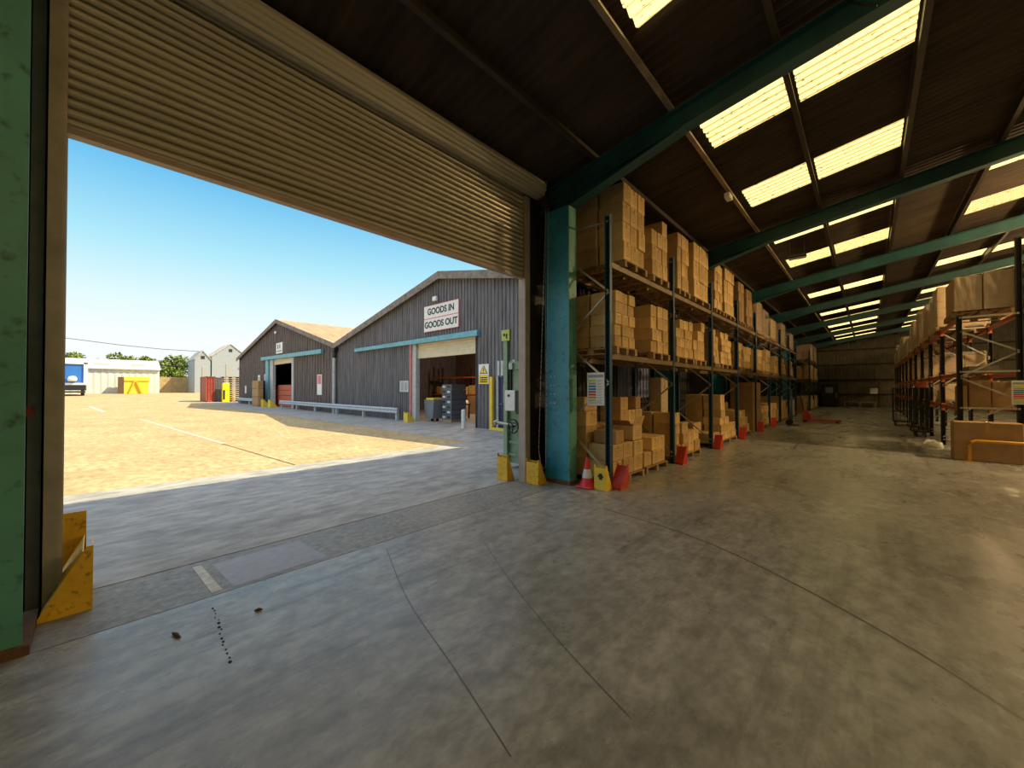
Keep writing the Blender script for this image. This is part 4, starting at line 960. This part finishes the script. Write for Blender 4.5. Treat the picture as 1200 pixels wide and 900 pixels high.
# W-beam guard rail along the wall
def guardrail(x0, x1, y, n, label):
    r_ = thing('guard_rail', label, 'guard rail', ((x0+x1)/2,y,0)); g = MB(); pr_ = [(0,.36),(-.05,.40),(-.05,.45),(0,.50),(-.05,.55),(-.05,.60),(0,.64)]; vs = []; fs = []
    for d, z in pr_: vs += [(x0,y+d,z),(x1,y+d,z)]
    for i in range(len(pr_)-1): fs.append((2*i,2*i+1,2*i+3,2*i+2))
    g.add(vs, fs); g.box(x0,x1,y,y+.03,.36,.40); g.box(x0,x1,y,y+.03,.60,.64); g.build('rail', M['rail_galv'], r_)
    for k in range(n):
        x = x0+.2+(x1-x0-.4)*k/(n-1); g = MB(); g.box(x-.06,x+.06,y+.03,y+.15,0,.62); g.build('rail_post', M['rail_galv'], r_)
guardrail(-34.8,-16.9,GY-.45,6,'long galvanised guard rail in front of both halls')
# goods in the goods hall
g = MB()
cr_ = thing('crate_stack', 'stack of grey plastic crates inside the goods hall door', 'crates', (-14.6,11.6,0))
for k in range(7):
    g = MB(); z = .12+.24*k; g.cbox(-15.0,-14.28,11.25,12.15,z,z+.225,.012); c_ = g.build('crate', M['grey_plastic'], cr_)
    for q in range(2):
        g = MB(); g.box(-14.93+.36*q,-14.74+.36*q,11.235,11.25,z+.07,z+.16); g.build('hand_hole', M['white'] if k % 2 == q % 2 else M['black'], c_)
g = MB(); g.box(-15.0,-14.28,11.25,12.15,0,.12); g.build('base', M['wood'], cr_)
bn = thing('wheeled_bin', 'grey wheeled bin with yellow lid strip inside the goods hall door', 'bin', (-15.55,11.0,0))
g = MB(); g.prism([(-15.8,.15),(-15.2,.15),(-15.1,1.05),(-15.9,1.05)], 'y', 10.85, 11.5); g.build('body', M['grey_bin'], bn); g = MB(); g.box(-15.7,-15.1,10.83,11.5,1.05,1.14); g.build('lid', M['yellow_clean'], bn)
for x in (-15.7,-15.3): g = MB(); g.tube([(x-.03,11.2,.08),(x+.03,11.2,.08)], .08, 10); g.build('wheel', M['black'], bn)
tb = thing('work_table', 'dark blue work table inside the goods hall', 'table', (-16.6,13.2,0))
g = MB(); g.box(-17.6,-15.6,12.8,13.6,.72,.78); g.build('top', M['navy'], tb)
for x in (-17.5,-15.7):
    for y in (12.85,13.5): g = MB(); g.box(x,x+.06,y,y+.06,0,.72); g.build('leg', M['navy'], tb)
shv = thing('storage_rack', 'long storage rack with orange shelf in the goods hall', 'rack', (-19,17.5,0))
for z in (1.1,2.3): g = MB(); g.box(-26+2,-14,17.1,18.0,z,z+.1); g.build('shelf', M['orange_beam'], shv)
for x in (-23.9,-20.6,-17.3,-14.1):
    for y in (17.1,17.9): g = MB(); g.box(x,x+.08,y,y+.08,0,3.2); g.build('post', M['dark_steel'], shv)
rr_ = random.Random(5); q = 0
SHL = ['first','second','third','fourth','fifth','sixth','seventh','eighth','ninth','tenth','eleventh','twelfth','thirteenth']
for k in range(13):
    x = -23.4+.72*k; dz = rr_.uniform(.3,.7); dx = rr_.uniform(.4,.62)
    carton(x, 17.5, 1.2, dx, .5, dz, rr_.choice(('card','card_brown')), '%s carton from the left along the orange shelf inside the goods hall' % SHL[k], 'cartons on the goods hall shelf')
carton(-18.0,16.2,2.05-2.05,1.0,.8,1.1,'card_brown','large carton on the goods hall floor below the orange shelf',None)
carton(-17.4,17.5,2.4,1.2,.6,.55,'card','pale carton on the upper shelf inside the goods hall',None)
g = MB(); g.lathe([(.0,.95),(.16,.9),(.22,.7),(.24,.3),(.2,0)], (-17.0,14.4,0), 14); tag(g.build('white_sack', M['paper']), 'white sack standing on the goods hall floor', 'sack')
ld = bpy.data.lights.new('hall_fill_lamp', 'POINT'); ld.energy = 420; ld.color = (1,.70,.45); ld.shadow_soft_size = .2  # fill lamp added to brighten the goods hall interior
lr = thing('hall_fill_lamp', 'round fill lamp added inside the goods hall', 'lamp', (-16.5,15.0,4.2)); g = MB(); g.lathe([(.05,.25),(.2,.02),(.19,0),(.04,.2)], (-16.5,15,4.2), 14); g.build('shade', M['galv'], lr)
lo = bpy.data.objects.new('fill_bulb', ld); COL.objects.link(lo); lo.parent = lr; lo.location = (0,0,-.22)

# ------------------------------------------------------------------ brown hall to the left
b2 = gable_hall('storage_hall', 'weathered brown sheeted hall with low gable and rusty roof at left', [(-50.0,4.75),(-36.6,7.35),(-24.97,4.42)], None, [(-39.0,-33.2,4.1)], .5, M['b2_clad'], M['roof_tan'], 30, 0, .05)
g = MB(); slats(g,-38.2,-33.3,3.65,4.15,GY+.1,.15); g.build('roller_door', M['cream_shutter'], b2)
g = MB(); g.prism([(-41.0,4.16),(-27.0,3.96),(-27.0,4.25),(-41.0,4.45)], 'y', GY-.25, GY-.06); g.build('door_rail', M['rail_blue'], b2)
g = MB(); g.box(-39.9,-39.1,GY-.15,GY+.1,0,4.1); g.build('door_jamb', M['rail_blue'], b2); g = MB(); g.box(-39.1,-38.2,GY-.02,GY+.2,0,4.1); g.build('door_jamb', M['pale_grey'], b2); g = MB(); g.box(-33.3,-32.9,GY-.06,GY+.2,0,4.1); g.build('door_jamb', M['pale_grey'], b2)
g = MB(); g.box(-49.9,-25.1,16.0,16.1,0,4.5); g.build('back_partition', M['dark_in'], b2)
rs_ = thing('red_goods_stack', 'red boarded stack filling the lower half of the brown hall door', 'stack', (-37.1,11.5,0))
for k in range(4): g = MB(); g.box(-39.3,-35.0,10.9,12.2,.08+.46*k,.08+.46*k+.43); g.build('board_layer', M['red_stack'], rs_)
g = MB(); g.box(-39.3,-35.0,11.0,12.1,0,.08); g.build('base', M['wood'], rs_)
g = MB(); g.cbox(-34.8,-33.6,10.9,12.0,0,2.2,.02); tag(g.build('pink_cabinet', M['red_trim']), 'tall faded pink cabinet beside the red stack in the brown hall', 'cabinet')
flood(-36.9, GY-.1, 6.25, 'white flood lamp high on the brown gable')
flood(-49.4, GY-.1, 3.6, 'white flood lamp at the left corner of the brown hall')
plate(-37.2,-35.5,4.55,5.45,'white square sign high on the brown gable','white',[(-36.8,-36.6,4.95,5.3,'ink'),(-36.3,-36.1,4.95,5.3,'ink'),(-37.0,-35.7,4.68,4.8,'chart_grey')])
plate(-42.6,-41.9,2.1,2.85,'small white notice left of the brown hall door','white',[(-42.4,-42.1,2.3,2.7,'chart_grey')])
plate(-47.3,-46.8,1.1,1.85,'lowest small white notice at the left end of the brown hall')
plate(-40.6,-40.1,2.0,2.9,'pale blue notice beside the blue jamb of the brown hall','pale_grey')
g = MB(); g.box(-42.0,-40.3,GY-.3,GY-.06,.1,2.3); tag(g.build('blue_cabinet', M['navy']), 'navy blue cabinet standing against the brown hall', 'cabinet')
guardrail(-48.6,-39.8,GY-.45,3,'short guard rail behind the brown carton tower')
bt = thing('carton_tower', 'tower of brown cartons on a pallet before the brown hall', 'cartons', (-39.65,9.65,0))
for k in range(3): g = MB(); g.cbox(-40.6,-38.7,9.45,9.85,.14+.72*k,.14+.72*k+.70,.03); g.build('carton', M['card_brown'], bt)
g = MB(); g.box(-40.6,-38.7,9.45,9.85,0,.14); g.build('base', M['wood'], bt)
guard('steel_guard','yellow steel guard at the blue jamb of the brown hall door',-38.6,-38.0,GY-.8,GY-.2,.7,M['yellow_clean'],'guard')
guard('steel_guard','second yellow steel guard inside the brown hall doorway',-36.6,-36.0,GY-.8,GY-.2,.7,M['yellow_clean'],'guard')
# containers and stacks by the corner
ZC = gz(-56)
def container(x0, x1, y0, y1, h, m, label, name='container', n=14):
    r_ = thing(name, label, 'container', ((x0+x1)/2,(y0+y1)/2,ZC)); g = MB(); vs = []; fs = []
    w = (y1-y0)
    for i in range(n*4+1):
        y = y0+w*i/(n*4); d = .05 if (i//2) % 2 else 0; vs += [(x1-d,y,ZC+.12),(x1-d,y,ZC+h-.1)]
    for i in range(n*4): fs.append((2*i,2*i+2,2*i+3,2*i+1))
    g.add(vs, fs); g.box(x0,x1-.06,y0+.04,y1-.04,ZC+.1,ZC+h-.05); g.build('body', M[m], r_)
    g = MB()
    for y in (y0,y1-.1): g.box(x1-.1,x1+.02,y,y+.1,ZC,ZC+h); g.box(x0,x0+.1,y,y+.1,ZC,ZC+h)
    g.box(x0,x1+.02,y0,y1,ZC+h-.1,ZC+h); g.box(x0,x1+.02,y0,y1,ZC,ZC+.12); g.build('frame', M[m], r_)
container(-58.5,-55.0,8.35,9.20,2.9,'red_wood','dark red steel container at the yard corner',n=4)
container(-58.5,-55.1,9.25,9.95,2.8,'gi_clad','brown slatted container beside the dark red one',n=4)
ps = thing('pallet_stack', 'tall stack of pale yellow pallets beside the brown hall corner', 'pallet stack', (-56,10.8,ZC))
for k in range(12): g = MB(); z = ZC+.25*k; g.box(-56.8,-55.0,10.0,11.7,z+.13,z+.17); g.box(-56.8,-55.0,10.05,10.2,z,z+.13); g.box(-56.8,-55.0,10.8,10.95,z,z+.13); g.box(-56.8,-55.0,11.5,11.65,z,z+.13); g.build('pallet', M['card_pale'] if False else M['wood'], ps)
yb_ = thing('yellow_bin', 'bright yellow upright bin before the pallet stack', 'bin', (-54.4,10.1,0.02))
g = MB(); g.cbox(-54.7,-54.2,9.75,10.4,.05,2.2,.03); g.build('body', mat('signal_yellow',(0.95,0.82,0.02),.5,0,.05,4), yb_); g = MB(); g.box(-54.2,-54.19,9.8,9.98,.3,1.4); g.build('slot', M['black'], yb_)

# ------------------------------------------------------------------ far side of the yard
GF = 0.68
sh = thing('long_shed', 'long low pale grey shed with white roof across the yard', 'building', (-104,-8,GF))
g = MB(); 
vs = []; fs = []; y = -25.0; i = 0
while y < 8.15: vs += [(-100-(.06 if (i//2) % 2 else 0),y,GF),(-100-(.06 if (i//2) % 2 else 0),y,GF+4.6)]; y += .22; i += 1
for k in range(len(vs)//2-1): fs.append((2*k,2*k+2,2*k+3,2*k+1))
g.add(vs, fs); g.prism([(-100.1,GF),(-109,GF),(-109,GF+4.6),(-104.5,GF+6.3),(-100.1,GF+4.6)], 'y', 8.0, 8.12); g.build('wall', M['shed_wall'], sh)
g = MB(); g.add([(-99.7,-25,GF+4.5),(-99.7,8.3,GF+4.5),(-104.5,8.3,GF+6.35),(-104.5,-25,GF+6.35)], [(0,1,2,3)]); g.add([(-109.3,-25,GF+4.5),(-109.3,8.3,GF+4.5),(-104.5,8.3,GF+6.35),(-104.5,-25,GF+6.35)], [(3,2,1,0)]); g.build('roof', mat('white_roof',(.72,.72,.70),.6,0,.12,1), sh)
g = MB(); g.box(-99.75,-99.6,-25,8.2,GF+4.35,GF+4.5); g.build('gutter', M['chart_grey'], sh)
for y in (-1.0+0.5,4.2):
    g = MB(); a = GF+4.5+.9*1.85/4.8; g.add([(-99.7-1.4,y,GF+4.5+1.4*.3854+.03),(-99.7-1.4,y+2.0,GF+4.5+1.4*.3854+.03),(-99.7-2.9,y+2.0,GF+4.5+2.9*.3854+.03),(-99.7-2.9,y,GF+4.5+2.9*.3854+.03)], [(0,1,2,3)]); g.build('roof_light', M['brace'], sh)
sk = thing('skip', 'yellow steel skip with A shaped brace before the pale shed', 'skip', (-97,4.5,.64))
g = MB(); g.prism([(2.55,GF-.02),(6.3,GF-.02),(6.55,3.6),(2.5,3.6)], 'x', -98.9, -97.0); g.build('body', M['yellow_clean'], sk)
g = MB(); g.box(-97.0,-96.85,2.5,6.55,2.95,3.65); g.build('top_rail', M['yellow_clean'], sk)
g = MB(); g.prism([(2.45,GF),(3.2,GF),(3.2,3.62),(2.45,3.62)], 'x', -97.0, -96.7); g.build('end_door', M['rust'], sk)
for a, b_ in ((3.85,4.6),(5.5,4.75)): g = MB(); g.bar((-96.85,a,GF),(-96.85,b_,2.95),.2,.25,0,(1,0,0)); g.build('brace', M['yellow'], sk)
ZL = gz(-86)
tk = thing('lorry', 'lorry with blue rear box and white frame parked before the pale shed', 'lorry', (-90,-2.5,ZL))
g = MB(); g.box(-95.5,-85.75,-4.3,-1.1,2.35,5.3); g.build('box_body', M['bright_blue'], tk)
g = MB(); g.box(-85.75,-85.55,-4.45,-4.1,2.2,5.42); g.box(-85.75,-85.55,-1.4,-.98,2.2,5.42); g.box(-85.75,-85.55,-4.45,-.98,5.2,5.45); g.box(-85.75,-85.5,-4.45,-.98,2.15,2.4); g.build('rear_frame', M['white'], tk)
g = MB(); g.lathe([(0,0),(.42,.05),(.52,.4),(.34,.75),(0,.82)], (-85.5,-2.5,2.6), 12); g.build('white_emblem', M['white'], tk)
g = MB(); g.box(-93,-85.4,-4.1,-1.2,1.3,2.1); g.build('chassis', M['black'], tk)
for y in (-3.8,-1.5):
    for x in (-86.6,-88): g = MB(); g.tube([(x,y-.18,ZL+.48),(x,y+.18,ZL+.48)], .48, 16); g.build('wheel', M['black'], tk)
g = MB(); g.box(-85.5,-85.4,-4.1,-1.2,.95,1.2); g.build('under_run_bar', M['dark_steel'], tk)
wl = MB(); wl.box(-109,-108.4,8.6,15.5,.5,4.0); struct('wall_retaining', wl, M['bank'])
g = MB(); g.box(-107.6,-107.3,8.5,16.0,6.25,6.5); tag(g.build('pipe_bridge', M['dark_steel']), 'dark horizontal pipe running from the shed to the grey hut', 'pipe')
def hut(y0, y1, x, ze, za, label, dw):
    r_ = thing('gabled_hut', label, 'building', (x-4,(y0+y1)/2,GF)); ym = (y0+y1)/2
    g = MB(); g.prism([(y0,GF),(y1,GF),(y1,ze),(ym,za),(y0,ze)], 'x', x-9, x); g.build('wall', M['hut_wall'], r_)
    for a, za_, b_, zb_ in ((y0-.1,ze-.05,ym,za),(ym,za,y1+.1,ze-.05)): g = MB(); g.prism([(a,za_),(b_,zb_),(b_,zb_+.18),(a,za_+.18)], 'x', x-9.1, x+.15); g.build('roof', M['roof_grey'], r_)
    g = MB(); g.box(x,x+.06,ym-dw[0],ym+dw[1],GF,dw[2]); g.build('door', M['chart_grey'], r_)
    g = MB(); g.box(x,x+.06,ym-.3,ym+.3,za-1.6,za-1.0); g.build('vent', M['dark_steel'], r_)
hut(13.39,15.92,-100,7.5,9.25,'narrow pale grey gabled hut left of its larger twin',(.1,.5,6.0))
hut(16.15,22.5,-100,8.3,11.0,'larger pale grey gabled hut beside the brown hall',(.8,.3,6.7))
# trees and bushes
def tree(x, y, z, r, h, seed, label, name='tree'):
    r_ = thing(name, label, 'tree' if name == 'tree' else 'bush', (x,y,z)); rd = random.Random(seed)
    g = MB(); g.tube([(x,y,z),(x,y,z+h*.55)], [.25,.12], 8); g.build('trunk', M['bark'], r_)
    g = MB(); vs = []; fs = []; cl = [(x+rd.uniform(-.6,.6)*r, y+rd.uniform(-.7,.7)*r, z+h*rd.uniform(.5,.85), r*rd.uniform(.35,.55)) for _ in range(9)]
    for c in cl:
        for _ in range(170):
            d = Vector((rd.gauss(0,1),rd.gauss(0,1),rd.gauss(0,1))).normalized(); p = Vector(c[:3])+d*c[3]*rd.uniform(.7,1.05)
            u = Vector((rd.gauss(0,1),rd.gauss(0,1),rd.gauss(0,1))).normalized(); v = d.cross(u).normalized(); s_ = rd.uniform(.18,.36); b_ = len(vs)
            u = (d*.5+u*.7).cross(v).normalized()
            vs += [p-u*s_-v*s_*.5, p+u*s_-v*s_*.5, p+u*s_+v*s_*.5, p-u*s_+v*s_*.5]; fs.append((b_,b_+1,b_+2,b_+3))
    g.add(vs, fs); g.build('crown', M['leaf'], r_)
TL = [('tree',-125,-5.0,.6,3.2,10.2,'leafy tree behind the lorry at left'),('tree',-120,2.4,.6,3.4,8.8,'broad leafy tree behind the middle of the shed roof'),('tree',-121,7.8,.6,3.2,9.0,'leafy tree above the right half of the shed roof'),('tree',-126,12.8,.6,3.2,9.6,'leafy tree above the gap right of the shed'),('tree',-120,17.2,.6,3.0,8.2,'leafy tree behind the narrow grey hut')]
for i, (nm, x, y, z, r_, h, lb) in enumerate(TL): tree(x,y,z,r_,h,10+i,lb,nm)
for i, (x, y, z, r_, h, lb) in enumerate(((-113,8.6,.5,1.35,6.0,'shaggy bush over the left of the brown retaining wall'),(-113,12.1,.5,1.35,6.2,'shaggy bush over the middle of the brown retaining wall'),(-113,15.6,.5,1.3,6.0,'shaggy bush over the wall next to the grey hut'))): tree(x,y,z,r_,h,30+i,lb,'bush')
g = MB(); g.tube([(-105,-12,11.6),(-105,-4,10.6),(-105,3,9.9),(-105,9,9.55),(-105,15.4,9.5)], .05, 5); tag(g.build('overhead_cable', M['dark_steel']), 'thin overhead cable crossing the sky above the shed', 'cable')
flush_cartons()
print('cartons', len(REQ), 'objects', len(bpy.data.objects))
